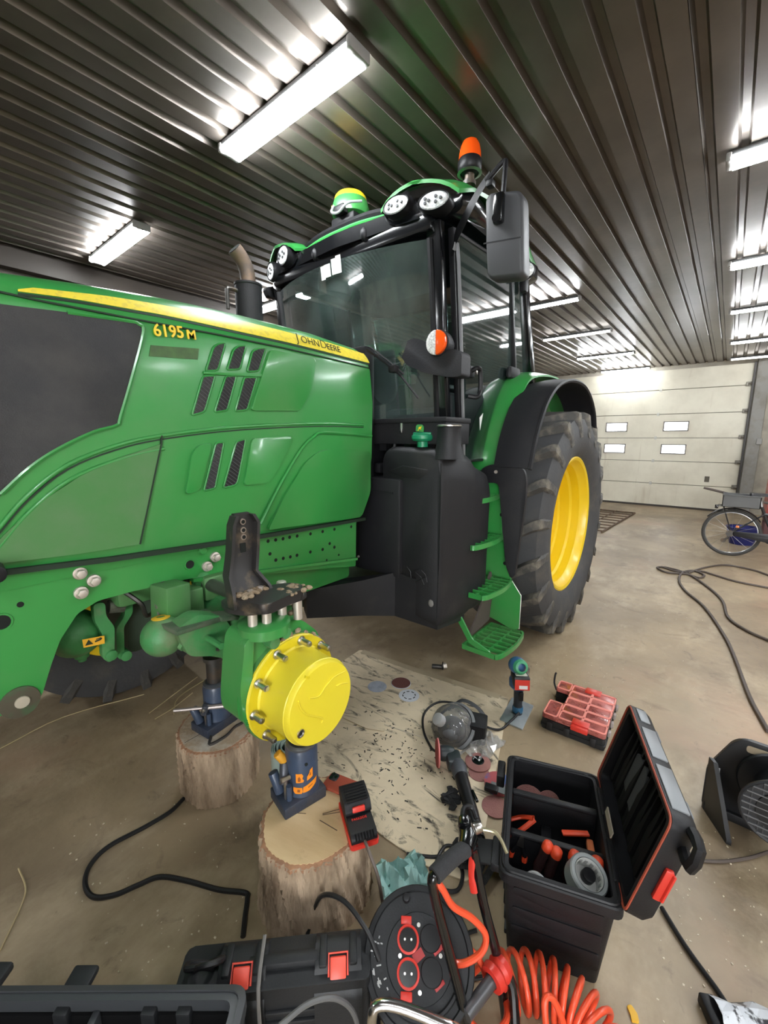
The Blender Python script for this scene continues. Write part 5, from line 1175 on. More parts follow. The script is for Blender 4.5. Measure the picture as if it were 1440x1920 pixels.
# footprint with a notch on the left side (handle)
fp = [(-.20,-.155),(.205,-.155),(.205,.10),(.20,.165),(.10,.165),(.10,.085),(-.04,.085),(-.04,.165),(-.20,.165)]
og.add('tray', B().prism(rpoly(fp,.012),'Z',0,.06,.006), OB)
og.add('tray_rim', B().prism(rpoly([(x*1.03,y*1.03) for x,y in fp],.012),'Z',.018,.03,.003), OB)
og.add('lid', B().prism(rpoly(fp,.012),'Z',.066,.088,.006), PINKL)
cells = [(-.195,-.115,.095,.16),]
xs = [-.19,-.113,-.037,.04,.117,.195]
for i in range(5):
    for (y0,y1) in ((-.15,-.035),(-.03,.08)):
        og.add('lid_compartment', B().tube([(x,y,.089) for x,y in rpoly([(xs[i]+.004,y0),(xs[i+1]-.004,y0),(xs[i+1]-.004,y1),(xs[i]+.004,y1)],.012)],.0045,6,closed=True), RIB)
for (x0,x1) in ((-.19,-.05),(.11,.195)):
    og.add('lid_compartment', B().tube([(x,y,.089) for x,y in rpoly([(x0,.09),(x1,.09),(x1,.16),(x0,.16)],.012)],.0045,6,closed=True), RIB)
rs = random.Random(4)
for i, (cx, cy, m) in enumerate(((.0,.03,mat('grey_bits', (.5,.5,.5), .4)),(.0,-.09,mat('pale_bits', (.6,.62,.6), .5)),(-.12,.12,mat('brown_bits', (.25,.18,.1), .6)),(.15,.12,mat('olive_bits', (.2,.2,.1), .6)),(.06,.04,mat('orange_bits', (.6,.2,.05), .5)))):
    b = B()
    for k in range(18): b.cyl((cx+rs.uniform(-.03,.03),cy+rs.uniform(-.03,.03),.061),(cx+rs.uniform(-.03,.03),cy+rs.uniform(-.03,.03),.0645),.003,n=6)
    og.add('small_parts', b, m, kind='stuff')
for x, s_ in ((-.2,-1),(.207,1)):
    og.add('red_latch', B().box((x+s_*.004,-.03,.075),(.022,.085,.028),bev=.004).box((x-s_*.03,-.03,.091),(.05,.085,.006),bev=.002), RED)
for y in (.12,.03,-.1):
    og.add('foot_notch', B().box((-.205,y,.03),(.012,.03,.05),bev=.003), OB)
for k in range(4): og.add('side_rib', B().box((-.1+.09*k,-.162,.045),(.03,.014,.03),bev=.004), mat('organizer_grey', (.30,.25,.23), .5))
og.add('carry_handle', B().tube([(.16,.175,.04),(.2,.2,.06),(.215,.2,.11),(.22,.195,.12)],.006,6,smooth=3), BLK)

# ================================================================ open toolbox
LX, WY, HB = .50, .335, .34
tbx = Thing('tool_box', 'open black toolbox with its lid tipped back, full of hand tools', 'toolbox', (1.31,.32,0), math.radians(20))
TBM = mat('toolbox_black', (.0085,.0085,.010), .5, spec=.35, bump=(200,.08), var=((.014,.014,.016),6,.45,.7))
TBI = mat('toolbox_inside', (.005,.005,.0055), .7, spec=.2)
def walls(b, lx, wy, z0, z1, th, tp, open_=True):
    # four tapered walls and a floor
    bx_, by_ = lx*tp, wy*tp
    o1 = [(-bx_/2,-by_/2),(bx_/2,-by_/2),(bx_/2,by_/2),(-bx_/2,by_/2)]; o2 = [(-lx/2,-wy/2),(lx/2,-wy/2),(lx/2,wy/2),(-lx/2,wy/2)]
    i1 = [(x-math.copysign(th,x),y-math.copysign(th,y)) for x,y in o1]; i2 = [(x-math.copysign(th,x),y-math.copysign(th,y)) for x,y in o2]
    R = [rpoly(o1,.02),rpoly(o2,.02),rpoly(i2,.015),rpoly(i1,.015)]
    b.loft([[(x,y,z) for x,y in r] for r, z in zip(R,(z0,z1,z1,z0+th))]); return b
tbx.add('box_body', walls(B(), LX-.03, WY-.03, 0, HB-.02, .008, .86), TBM, smooth=30)
rimo = rpoly([(-LX/2,-WY/2),(LX/2,-WY/2),(LX/2,WY/2),(-LX/2,WY/2)],.03); rimi = rpoly([(-LX/2+.026,-WY/2+.026),(LX/2-.026,-WY/2+.026),(LX/2-.026,WY/2-.026),(-LX/2+.026,WY/2-.026)],.02)
tbx.add('box_rim', B().loft([[(x,y,z) for x,y in r] for r,z in ((rimi,HB-.03),(rimo,HB-.034),(rimo,HB-.004),([(x*.985,y*.985) for x,y in rimo],HB),(rimi,HB),(rimi,HB-.03))],cap=False), TBM, smooth=30)
tbx.add('rim_groove', B().tube([(x*.955,y*.94,HB+.001) for x,y in rimo],.005,6,closed=True), BLK)
# stepped mouldings on the near end and the left side
for s_, L in ((-1,WY-.09),):
    for k, (z, d) in enumerate(((.255,.012),(.175,.010),(.10,.008))):
        xx = s_*(lerp(.43*(LX-.03),.5*(LX-.03),z/HB)+.001)
        tbx.add('end_moulding', B().prism(rpoly([(-L/2,z-.03),(L/2-.05,z-.03),(L/2-.02,z),(L/2,z+.005),(L/2,z+.03),(-L/2,z+.03)],.008),'X',xx-.007,xx+.01,.004), TBM)
for k in range(5):
    z = .06+.055*k; yy = lerp(.43*(WY-.03),.5*(WY-.03),z/HB)
    tbx.add('side_moulding', B().box((0,yy,z),(LX*.78,.014,.02),bev=.004), TBM)
tbx.add('front_catch', B().box((-.17,WY/2+.045,HB-.035),(.085,.085,.010),rot=(-.25,0,0),bev=.004).box((-.17,WY/2+.01,HB-.03),(.1,.03,.03),bev=.005), TBM)
tbx.add('side_latch', B().box((.19,WY/2+.02,HB-.05),(.09,.03,.05),bev=.006), TBM)
for (x, h0) in ((.085,HB-.02),(-.07,HB-.035)):
    tbx.add('divider', B().box((x,0,(h0+.12)/2),(.012,WY-.06,h0-.12),bev=.003).box((x,0,h0),(.022,WY-.055,.014),bev=.004), TBM)
tbx.add('tray_pad', B().box((.005,0,.15),(.13,WY-.07,.02)), mat('grey_foam', (.055,.055,.056), .9, bump=(120,.3)))
tbx.add('cross_bar', B().box((.0,.02,.21),(.15,.035,.03),bev=.006), TBM)
for y in (-.12,.13): tbx.add('rim_screw', B().cyl((LX/2-.013,y,HB),(LX/2-.013,y,HB+.002),.008,n=10), DGREY)
# lid: hinged on the right side, leaning back
def lidM():
    a = math.radians(14)
    M = Matrix.Translation((0,-WY/2+.005,HB-.005)) @ Matrix.Rotation(a,4,'X')
    return M
LM = lidM(); LD, LH = .062, .335       # lid depth, height
lo = rpoly([(-LX/2-.005,0),(LX/2+.005,0),(LX/2+.005,LH),(-LX/2-.005,LH)],.028); li = rpoly([(-LX/2+.022,.022),(LX/2-.022,.022),(LX/2-.022,LH-.022),(-LX/2+.022,LH-.022)],.02)
lid = tbx.add('lid', B().loft([[(x,y,z) for x,z in r] for r,y in ((li,-LD+.018),(li,0),(lo,0),(lo,-LD+.02),([(x*.96,lerp(LH/2,z,.94)) for x,z in lo],-LD))]).xf(LM), TBM, smooth=30)
tbx.add('lid_gasket', B().tube([(x*.985,.002,lerp(LH/2,z,.975)) for x,z in lo],.0035,6,closed=True).xf(LM), mat('red_brown_gasket', (.33,.06,.03), .6), lid)
tbx.add('lid_lining', B().prism(rpoly([(-LX/2+.03,.03),(LX/2-.03,.03),(LX/2-.03,LH-.03),(-LX/2+.03,LH-.03)],.02),'Y',-LD+.018,-LD+.026).xf(LM), TBI, lid)
for k in range(12):
    x = -.2+.036*k; tbx.add('egg_foam_ridge', B().prism(rpoly([(x-.012,.05),(x+.012,.05),(x+.016,.12+.03*(k%3)),(x-.012,.30-.02*(k%2))],.01),'Y',-LD+.02,-LD+.034+.006*(k%2),.004).xf(LM), TBI, lid)
tbx.add('lid_label', B().prism(rpoly([(-.03,.10),(.13,.12),(.12,.25),(.0,.26)],.03),'Y',-LD+.026,-LD+.036,.003).xf(LM), mat('grey_foam_pad', (.04,.04,.042), .9), lid)
for x in (-.15,.15): tbx.add('lid_rib', B().box((x,-LD-.008,LH/2),(.06,.02,LH*.86),bev=.006).xf(LM), mat('grey_lid_shell', (.16,.17,.185), .5), lid)
tbx.add('lid_shell_plate', B().box((0,-LD-.002,LH/2),(LX*.62,.01,LH*.7),bev=.004).xf(LM), mat('grey_lid_shell', (.16,.17,.185), .5), lid)
tbx.add('lid_latch', B().box((-LX/2-.008,-LD*.62,LH*.45),(.014,.020,.10),bev=.004).box((-LX/2-.014,-LD*.62-.010,LH*.45),(.012,.008,.09),rot=(0,0,.4),bev=.003).xf(LM), RED, lid, label='red latch on the lid end')
tbx.add('carry_handle', B().tube([(-LX/2,-.045,LH*.80),(-LX/2-.05,-.045,LH*.80),(-LX/2-.05,-.045,LH*.97),(-LX/2,-.045,LH*.97)],.014,8,smooth=2).xf(LM), BLK, lid)
tbx.add('lid_edge_sheen', B().box((-.13,-LD*.45,LH+.001),(.16,LD*.7,.006),bev=.002).box((.05,-LD*.45,LH+.001),(.14,LD*.7,.006),bev=.002).box((.19,-LD*.45,LH+.001),(.07,LD*.5,.006),bev=.002).xf(LM), mat('dusty_sheen_grey', (.20,.21,.22), .4), lid)  # grey plates paint the glossy reflection, and some dust, on the lid's top edge
tbx.add('lid_hinge', B().box((-.10,.005,-.004),(.14,.02,.03),bev=.004).box((.12,.005,-.004),(.12,.02,.03),bev=.004).xf(LM), TBM, lid)
tbx.add('lid_stay', B().box((.0,.012,.04),(.10,.004,.022)).xf(LM), mat('tan_stay', (.40,.34,.27), .6), lid)
_rt = Matrix.Translation((1.31,.32,0)) @ Matrix.Rotation(math.radians(20),4,'Z')
def inbox(p): return tuple(_rt @ Vector(p))
# contents
for i, (x, y, tz, tx) in enumerate(((.135,.08,.24,-1.25),(.145,.015,.23,-1.15))):
    q = disc('sanding_disc', inbox((x,y,tz)), .062, PINK, ('pink sanding disc standing in the far compartment of the toolbox, left of two','narrower pink sanding disc leaning in the far compartment, right of two')[i], tilt=(0,math.radians(-62-8*i),math.radians(20+(38 if i else -4))), hole=.012, grp=None)
def screwdriver(p, lean, L, r, label, grp='red screwdrivers in the toolbox'):
    t = Thing('screwdriver', label, 'screwdriver', inbox(p), (lean[0],lean[1],math.radians(20)), grp)
    t.add('shaft', B().cyl((0,0,-.10),(0,0,.02),.0035,n=8), STEEL)
    t.add('handle', B().lathe((0,0,0),(0,0,1),[(.010,0),(r*.9,.012),(r,.03),(r*.86,.055),(r,L-.03),(r*.95,L-.012)],16), mat('black_red_grip', (.03,.012,.012), .5), smooth=50)
    t.add('red_cap', B().lathe((0,0,L-.028),(0,0,1),[(r*1.0,0),(r*1.05,.010),(r*.95,.022),(r*.6,.028),(0,.029)],16), ORED, smooth=50)
screwdriver((-.105,.02,.21), (.22,.05), .115, .017, 'red capped screwdriver standing behind the pale tape roll, left of three')
screwdriver((-.095,-.035,.205), (.2,.0), .12, .0185, 'largest red capped screwdriver in the middle of the toolbox')
screwdriver((-.085,-.08,.20), (.15,-.05), .115, .0155, 'red capped screwdriver half hidden by the pale tape roll')
screwdriver((-.095,-.125,.20), (-.06,.0), .125, .0185, 'red screwdriver nearest the toolbox hinge')
screwdriver((-.095,.055,.21), (.30,.05), .12, .0165, 'long red screwdriver leaning next to the pliers')
pl_ = Thing('pliers', 'pliers with red striped handles in the near compartment', 'pliers', inbox((-.085,.115,.21)), (.12,.1,math.radians(20)))
pl_.add('jaws', B().prism(rpoly([(-.012,.06),(.012,.06),(.006,.10),(-.006,.10)],.004),'X',-.006,.006,.002), DSTEEL)
for s_ in (-1,1):
    h = pl_.add('grip', B().tube([(0,s_*.008,.06),(0,s_*.022,.02),(0,s_*.020,-.06)],.008,8,smooth=3), BLK)
    pl_.add('red_band', B().tube([(0,s_*.0205,.03),(0,s_*.0218,.012)],.0092,8), ORED, h)
wc = Thing('tape_roll', 'pale grey tape roll standing in the near corner of the toolbox', 'tape roll', inbox((-.160,-.08,.315)), (math.radians(14),math.radians(-20),math.radians(20)))
wc.o.scale = (.88,.88,.88)
wc.add('tape', B().lathe((0,0,0),(0,0,1),[(.046,-.03),(.062,-.03),(.062,.024),(.058,.03),(.048,.03),(.046,.02)],40,cap=(False,False)).lathe((0,0,0),(0,0,1),[(.046,-.03),(.046,.03)],40,cap=(False,False)), mat('pale_tape', (.24,.255,.255), .5), smooth=30)
wc.add('core', B().lathe((0,0,0),(0,0,1),[(.0455,.026),(.044,.026),(.043,-.028),(.0,-.03)],40,cap=(False,False)), mat('core_grey', (.48,.48,.46), .7))
wc.add('roll_inside', B().cyl((.012,-.012,-.028),(.012,-.012,.0),.022,n=20,bev=.003), BLK)
for k in range(14):
    a = 2*PI*k/14; wc.add('core_slot', B().box((.0425*math.cos(a),.0425*math.sin(a),.004),(.002,.010,.022),rot=(0,0,a)), mat('slot_grey', (.22,.22,.21), .7))
lid_can = Thing('spray_can', 'white topped can lying in the near left corner of the toolbox', 'can', inbox((-.195,.06,.265)), (math.radians(15),math.radians(-20),0))
lid_can.add('can', B().lathe((0,0,-.1),(0,0,1),[(.032,0),(.032,.10),(.030,.108)],24), DGREY)
lid_can.add('can_rim', B().lathe((0,0,.005),(0,0,1),[(.034,0),(.036,.004),(.034,.008),(.026,.004)],28,cap=(False,False)), mat('silver_rim', (.6,.6,.6), .35, metal=.5))
lid_can.add('white_top', B().cyl((0,0,.0),(0,0,.008),.024,n=24), WHITE)
single('paper_scrap', B().prism(rpoly([(-.02,-.01),(.015,-.014),(.02,.008),(-.012,.014)],.004),'Z',0,.003), WHITE, 'torn white paper scrap between can and tape roll', 'paper', loc=inbox((-.20,.0,.27)), rot=.4)
sg = Thing('sheet_metal_snips', 'snips with orange red handles at the left end of the middle compartment', 'snips', inbox((.02,.115,.20)), math.radians(20))
sg.add('snip_handle', B().tube([(.03,-.055,.06),(.0,-.01,.03),(-.03,.03,.02)],.010,8,smooth=4,flat=.6), ORED)
sg.add('snip_handle', B().tube([(.03,-.05,.065),(.045,-.01,.04),(.03,.03,.03)],.010,8,smooth=4,flat=.6), ORED)
sg.add('snip_blades', B().box((-.02,.03,.0),(.05,.03,.01),rot=(0,0,.6),bev=.002), DSTEEL)
single('plastic_bottle', B().lathe((0,0,0),(0,0,1),[(.014,0),(.018,.01),(.018,.04),(.010,.055),(.0,.058)],18), mat('pale_blue_plastic', (.45,.52,.58), .35), 'small pale bottle standing beside the snips', 'bottle', loc=inbox((-.045,.09,.20)), rot=(.3,-.1,0), smooth=50)
single('brass_fitting', B().lathe((0,0,0),(0,0,1),[(.008,0),(.011,.004),(.011,.02),(.007,.024),(.007,.04)],10), mat('brass', (.6,.45,.2), .35, metal=.8), 'small brass fitting next to the pale bottle', 'fitting', loc=inbox((-.05,.055,.22)), rot=(.4,0,0))
sl = Thing('folding_saw', 'folding tool with an orange handle at the hinge end of the middle compartment', 'saw', inbox((-.02,-.115,.2)), (0,0,math.radians(20)))
sl.add('orange_handle', B().box((0,0,.06),(.10,.022,.022),rot=(0,.12,0),bev=.005), mat('salmon_handle', (.62,.18,.07), .5))
sl.add('red_blade_guard', B().box((.045,.045,.075),(.02,.09,.008),rot=(0,0,.3),bev=.003), ORED)

# ================================================================ cable reel with sockets
rl_n = Vector((-.40,-.30,.86)).normalized(); rl_c = Vector((.765,.50,.215))
cr = Thing('socket_reel', 'black cable reel with red rimmed sockets leaning in the foreground', 'cable reel', (.79,.53,0), 0, world=True)
RP = mat('reel_plastic', (.012,.013,.015), .5, spec=.4, bump=(180,.06))
x_, y_, z_ = ax3(rl_n, (0,0,1)); RM = Matrix((x_,y_,z_)).transposed().to_4x4(); RM.translation = rl_c
rf = lambda b: b.xf(RM)
face = cr.add('reel_face', rf(B().lathe((0,0,0),(0,0,1),[(.148,-.012),(.150,-.006),(.147,.0),(.135,.002),(.132,-.003),(.09,-.003),(.088,.004),(0,.004)],56)), RP, smooth=30)
cr.add('reel_drum', rf(B().cyl((0,0,-.11),(0,0,-.01),.10,n=32)), RP)
cr.add('wound_cable', rf(B().lathe((0,0,0),(0,0,1),[(.125-.008*(k%2),-.015-.01*k) for k in range(10)],40)), CABLE)
cr.add('rear_flange', rf(B().lathe((0,0,-.125),(0,0,1),[(.148,0),(.15,.006),(.147,.012)],48)), RP)
cr.add('crank_knob', rf(B().cyl((-.035,.115,0),(-.035,.115,.035),.011,.010,14,bev=.002)), BLK)
cr.add('grey_arc_ridge', rf(B().tube([(.112*math.cos(a),.112*math.sin(a),.001) for a in [3.9+.12*k for k in range(16)]],.006,6)), RP)
for i, (u, v, op) in enumerate(((-.030,.032,True),(-.030,-.032,True),(.032,.036,False),(.032,-.028,False))):
    sk = cr.add('socket', rf(B().lathe((u,v,.003),(0,0,1),[(.030,0),(.030,.010),(.025,.011),(.0245,.002),(0,.002)] if op else [(.029,0),(.029,.008),(.027,.010),(0,.011)],28)), RED if op else BLK, face)
    if op:
        cr.add('socket_well', rf(B().cyl((u,v,.004),(u,v,.0065),.0238,n=24)), BLKG, sk)
        for a in (0,PI): cr.add('contact_pin', rf(B().cyl((u+.009*math.cos(a),v+.009*math.sin(a),.006),(u+.009*math.cos(a),v+.009*math.sin(a),.009),.003,n=8)), STEEL, sk)
        cr.add('socket_tab', rf(B().box((u-.005,v+(.038 if v > 0 else -.04),.006),(.03,.018,.008),bev=.002)), RED, sk)
    else: cr.add('socket_hinge', rf(B().box((u+.02,v-.022,.006),(.03,.010,.010),rot=(0,0,.6),bev=.002)), mat('dark_red_hinge', (.35,.03,.03), .5), sk)
cr.add('red_bridge', rf(B().box((-.002,.002,.006),(.03,.02,.006),rot=(0,0,.6))), mat('dark_red_hinge', (.35,.03,.03)), face)
for (u, v) in ((-.052,0),(.0,.062),(.0,-.064),(.058,.004)): cr.add('reel_screw', rf(B().cyl((u,v,.004),(u,v,.006),.005,n=10)), STEEL, face)
rs = random.Random(2)
for i in range(16):
    a = random.uniform(2.7,3.8); r = rs.uniform(.098,.128)
    cr.add('worn_print', rf(B().box((r*math.cos(a),r*math.sin(a),-.0018),(rs.uniform(.004,.014),.003,.001),rot=(0,0,rs.choice((a,a+PI/2))))), mat('worn_white_print', (.5,.5,.5), .6), face)
cr.add('lead', B().tube([rl_c+Vector((-.08,.075,.01)),rl_c+Vector((-.07,.13,.05)),(.70,.72,.28),(.69,.80,.245),(.70,.86,.12),(.66,.86,.03)],.0065,8,smooth=6), CABLE)
cr.add('reel_foot', B().tube([(.66,.50,.01),(.68,.58,.015),(.80,.60,.012),(.90,.55,.012)],.010,8,smooth=3), BLK)

# ================================================================ upright frame with foam grip and the air hose
fr = Thing('cart_handle', 'black tube handle frame with foam grip, red lever and red clamps', 'handle frame', (.86,.38,0), 0, world=True)
fr.add('left_tube', B().tube([(.765,.455,.522),(.754,.457,.516),(.757,.458,.49),(.773,.449,.40),(.776,.41,.28),(.777,.367,.15),(.772,.335,.0125)],.0135,12,smooth=5), BLKG)
fr.add('right_tube', B().tube([(.893,.424,.512),(.908,.424,.50),(.914,.42,.46),(.913,.391,.34),(.918,.347,.2),(.915,.325,.11),(.905,.30,.0125)],.0135,12,smooth=5), BLKG)
fr.add('foam_grip', B().tube([(.758,.455,.522),(.79,.448,.526),(.83,.439,.526),(.872,.429,.52)],[.0205],16,smooth=4), mat('foam_grey', (.026,.026,.028), .9, bump=(200,.3)))
fr.add('brake_body', B().tube([(.872,.429,.522),(.90,.436,.526),(.915,.452,.528)],[.021,.026,.022],12).cyl((.905,.45,.545),(.925,.463,.55),.019,n=14,bev=.004), BLKG)
fr.add('hook_clip', B().tube([(.915,.465,.55),(.945,.475,.56),(.965,.46,.555),(.955,.44,.54)],.007,8,smooth=4), BLK)
fr.add('red_lever', B().tube([(.908,.432,.505),(.905,.425,.46),(.888,.417,.43),(.878,.402,.395)],[.009,.010,.009,.011],8,smooth=4,flat=.7), RED)
fr.add('valve', B().cyl((.935,.44,.52),(.957,.428,.52),.015,n=14,bev=.003), STEEL)
fr.add('brass_nozzle', B().tube([(.95,.425,.52),(.966,.392,.52),(.962,.368,.512),(.95,.345,.497)],.0048,8,smooth=3), mat('dull_brass', (.55,.5,.32), .35, metal=.8))
fr.add('cross_tube', B().cyl((.768,.358,.165),(.912,.328,.172),.0165,n=14), mat('dark_bare_tube', (.10,.10,.105), .35, metal=.5))
fr.add('lower_stay', B().tube([(.912,.318,.165),(.915,.295,.14),(.886,.272,.07),(.86,.255,.012)],.013,10,smooth=3), BLKG)
fr.add('red_clamp', B().lathe((.895,.332,.172),(.144,-.03,.007),[(.019,-.028),(.032,-.026),(.035,-.008),(.028,.0),(.034,.010),(.031,.026),(.019,.028)],18,cap=(False,False)), RED)
fr.add('clamp_tab', B().box((.912,.315,.135),(.03,.02,.03),bev=.005), RED)
hs = Thing('air_hose', 'coiled orange red air hose heaped in the foreground', 'hose', (.95,.25,0), 0, world=True)
hs.add('lead_hose', B().tube([(.765,.452,.50),(.772,.438,.48),(.795,.419,.42),(.842,.388,.36),(.864,.358,.31),(.848,.359,.27),(.815,.392,.24),(.803,.425,.23),(.837,.444,.215),(.879,.409,.195),(.886,.37,.165),(.875,.345,.12)],.0085,10,smooth=8), HOSE)
hs.add('loose_loop', B().tube([(.92,.385,.12),(.84,.40,.13),(.79,.37,.125),(.80,.31,.11),(.87,.29,.09),(.93,.33,.07),(.90,.38,.06),(.82,.37,.05),(.79,.32,.04),(.84,.27,.03),(.92,.28,.02)],.0085,10,smooth=7), HOSE)
cen = [Vector(p) for p in ((.95,.33,.075),(1.00,.27,.075),(1.025,.20,.072),(1.02,.13,.068),(.985,.075,.064),(.935,.05,.058))]
cc = crom(cen, 60); turns = 12; pts = []
NP = turns*22
for i in range(NP+1):
    u = i/NP; k = u*(len(cc)-1); a_ = cc[int(k)]; b2 = cc[min(int(k)+1,len(cc)-1)]; p = a_.lerp(b2, k-int(k))
    t_ = (cc[min(int(k)+3,len(cc)-1)] - cc[max(int(k)-3,0)]).normalized(); sx = Vector((0,0,1)).cross(t_).normalized()
    an = 2*PI*turns*u; r = .062
    pts.append(p + Vector((0,0,1))*r*math.sin(an) + sx*r*math.cos(an))
hs.add('recoil_spring', B().tube(pts,.0080,8), HOSE, smooth=60)
hs.add('front_loop', B().tube([(.90,.18,.02),(.91,.20,.10),(.93,.215,.155),(.95,.20,.15),(.955,.17,.09),(.93,.14,.02)],.0085,10,smooth=6), HOSE)
hs.add('hose_coupling', B().cyl((.885,.215,.06),(.888,.212,.11),.011,n=12,bev=.002).cyl((.888,.212,.11),(.89,.21,.125),.0075,n=10), STEEL)
hs.add('yellow_tip', B().box((.905,.195,.03),(.03,.02,.02),bev=.004), mat('yellow_tip', (.7,.5,.05), .5))

# ================================================================ rag
rs = random.Random(21); b = B(); g = []; NI, NJ = 16, 10
for i in range(NI):
    for j in range(NJ):
        u, v = i/(NI-1), j/(NJ-1); a_ = (v-.5)
        g.append((lerp(.945,1.10,u)+a_*.09+rs.uniform(-.010,.010), lerp(.80,.70,u)+a_*.11+rs.uniform(-.010,.010), .01+.05*abs(math.sin(u*9+v*4))*(1-abs(2*v-1)**3)+rs.uniform(0,.035)))
b.raw(g, [(i*NJ+j,i*NJ+j+1,(i+1)*NJ+j+1,(i+1)*NJ+j) for i in range(NI-1) for j in range(NJ-1)])
b.raw([(x,y,max(.001,z-.006)) for x,y,z in g], [(i*NJ+j,(i+1)*NJ+j,(i+1)*NJ+j+1,i*NJ+j+1) for i in range(NI-1) for j in range(NJ-1)])
single('cloth_rag', b, mat('turquoise_cloth', (.34,.56,.52), .9, var=((.17,.34,.32),14,.45,.7)), 'crumpled turquoise rag between the log and the cable reel', 'rag', world=True, loc=(1.02,.75,0), smooth=25)

# ================================================================ big open tool chest, lower left
d1 = math.radians(129.7)
bb = Thing('tool_chest', 'open empty black tool chest cut by the lower left corner of the photo', 'toolbox', (.405,.742,0), d1)
CH = mat('chest_grey_black', (.016,.017,.019), .5, spec=.4, bump=(180,.06), var=((.026,.027,.029),7,.45,.7))
# local x runs along the back edge away to the left, local y towards the camera
L_, W_, H_ = .78, .40, .33
def cbx(x0,x1,y0,y1,z0,z1,bev=.004): return B().box(((x0+x1)/2,(y0+y1)/2,(z0+z1)/2),(x1-x0,y1-y0,z1-z0),bev=bev)
bb.add('back_wall', cbx(.01,L_-.01,.012,.024,0,H_-.01), CH); bb.add('front_wall', cbx(.01,L_-.01,W_-.024,W_-.012,0,H_-.01), CH)
bb.add('side_wall', cbx(.01,.022,.012,W_-.012,0,H_-.01), CH); bb.add('side_wall', cbx(L_-.022,L_-.01,.012,W_-.012,0,H_-.01), CH)
bb.add('chest_inner_dark', B().box((L_/2,.028,.15),(L_-.06,.006,.27)).box((.026,W_/2,.15),(.006,W_-.06,.27)).box((L_/2,W_-.028,.15),(L_-.06,.006,.27)), TBI)  # thin dark sheets that make the inner walls darker than the rim
bb.add('bottom', cbx(.01,L_-.01,.012,W_-.012,0,.02), TBI)
ro = rpoly([(0,0),(L_,0),(L_,W_),(0,W_)],.035); ri = rpoly([(.03,.03),(L_-.03,.03),(L_-.03,W_-.03),(.03,W_-.03)],.02); rm_ = rpoly([(.014,.014),(L_-.014,.014),(L_-.014,W_-.014),(.014,W_-.014)],.028)
RIMG = mat('rim_grey', (.050,.053,.058), .45)
bb.add('chest_rim', B().loft([[(x,y,z) for x,y in r] for r,z in ((ri,H_-.035),(ro,H_-.04),(ro,H_-.006),(rm_,H_),(rm_,H_-.005),(ri,H_-.003),(ri,H_-.035))],cap=False), RIMG, smooth=30)
bb.add('divider', cbx(.335,.352,.03,W_-.03,.02,H_-.03), RIMG); bb.add('divider', cbx(.175,.185,.03,W_-.03,.02,H_-.09), TBI)
for x in (.14,.22,.42): bb.add('rim_hook', cbx(x-.016,x+.016,.024,.045,H_-.06,H_-.02,.003), CH)
bb.add('hinge_tab', cbx(.385,.445,-.045,.0,H_-.03,H_-.012,.006), CH); bb.add('hinge_tab', cbx(.60,.70,-.05,.02,H_-.03,H_-.008,.006), CH)
# ================================================================ closed case with red latches
d2 = math.radians(134.6)
cs = Thing('tool_case', 'closed black tool case with two red latches in front of the near log', 'tool case', (.725,.648,0), d2)
L2_, W2_, H2_ = .50, .105, .235
cs.add('case_body', B().prism(rpoly([(.0,.0),(L2_,.0),(L2_,W2_),(0,W2_)],.02),'Z',0,H2_-.07,.01), CH)
cs.add('case_lid', B().prism(rpoly([(.0,-.005),(L2_,-.005),(L2_,W2_+.005),(0,W2_+.005)],.02),'Z',H2_-.07,H2_-.02,.012), CH)
for k in range(4): cs.add('front_groove', B().box((L2_*.5,W2_+.002,.03+.035*k),(L2_*.6,.012,.014),bev=.004), CH)
for x in (.085,.335):
    p_ = cs.add('latch_pillar', B().prism(rpoly([(-.02,.03),(W2_+.012,.03),(W2_+.014,H2_-.06),(W2_-.03,H2_),(.02,H2_+.005),(-.015,H2_-.03)],.015),'X',x-.062,x+.062,.008), CH)
    cs.add('pillar_groove', B().box((x-.04,W2_*.5,H2_+.002),(.02,W2_*.7,.012),bev=.004).box((x+.04,W2_*.5,H2_+.002),(.02,W2_*.7,.012),bev=.004), CH, p_)
    cs.add('red_latch', B().box((x,W2_-.018,H2_-.010),(.042,.046,.010),rot=(-.80,0,0),bev=.003), mat('bright_red_latch', (.85,.085,.05), .4), p_)
    cs.add('latch_hoop', B().tube([(x-.025,W2_-.008,H2_-.02),(x-.025,W2_-.042,H2_+.006),(x+.025,W2_-.042,H2_+.006),(x+.025,W2_-.008,H2_-.02)],.0028,6), mat('bright_red_latch', (.85,.085,.05)), p_)
cs.add('carry_bar', B().box((.23,.055,H2_-.012),(.2,.035,.03),bev=.012), CH)
cs.add('leaning_strap', B().tube([(.285,W2_*.2,H2_+.03),(.285,W2_+.01,H2_-.0),(.28,W2_+.035,H2_-.12),(.28,W2_+.04,.02)],.005,6,smooth=3,flat=.5), mat('grey_strap', (.17,.16,.15), .6))
single('cable_coil', B().tube([(.41,1.0,.012),(.37,.96,.18),(.355,.90,.275),(.385,.87,.285),(.415,.885,.25),(.40,.93,.21),(.36,.95,.235),(.34,.93,.26),(.375,.90,.255),(.42,.93,.15),(.43,.98,.012)],.0075,8,smooth=6), CABLE, 'loop of black cable rising behind the tool chest', 'cable', world=True, loc=(.4,.95,0))
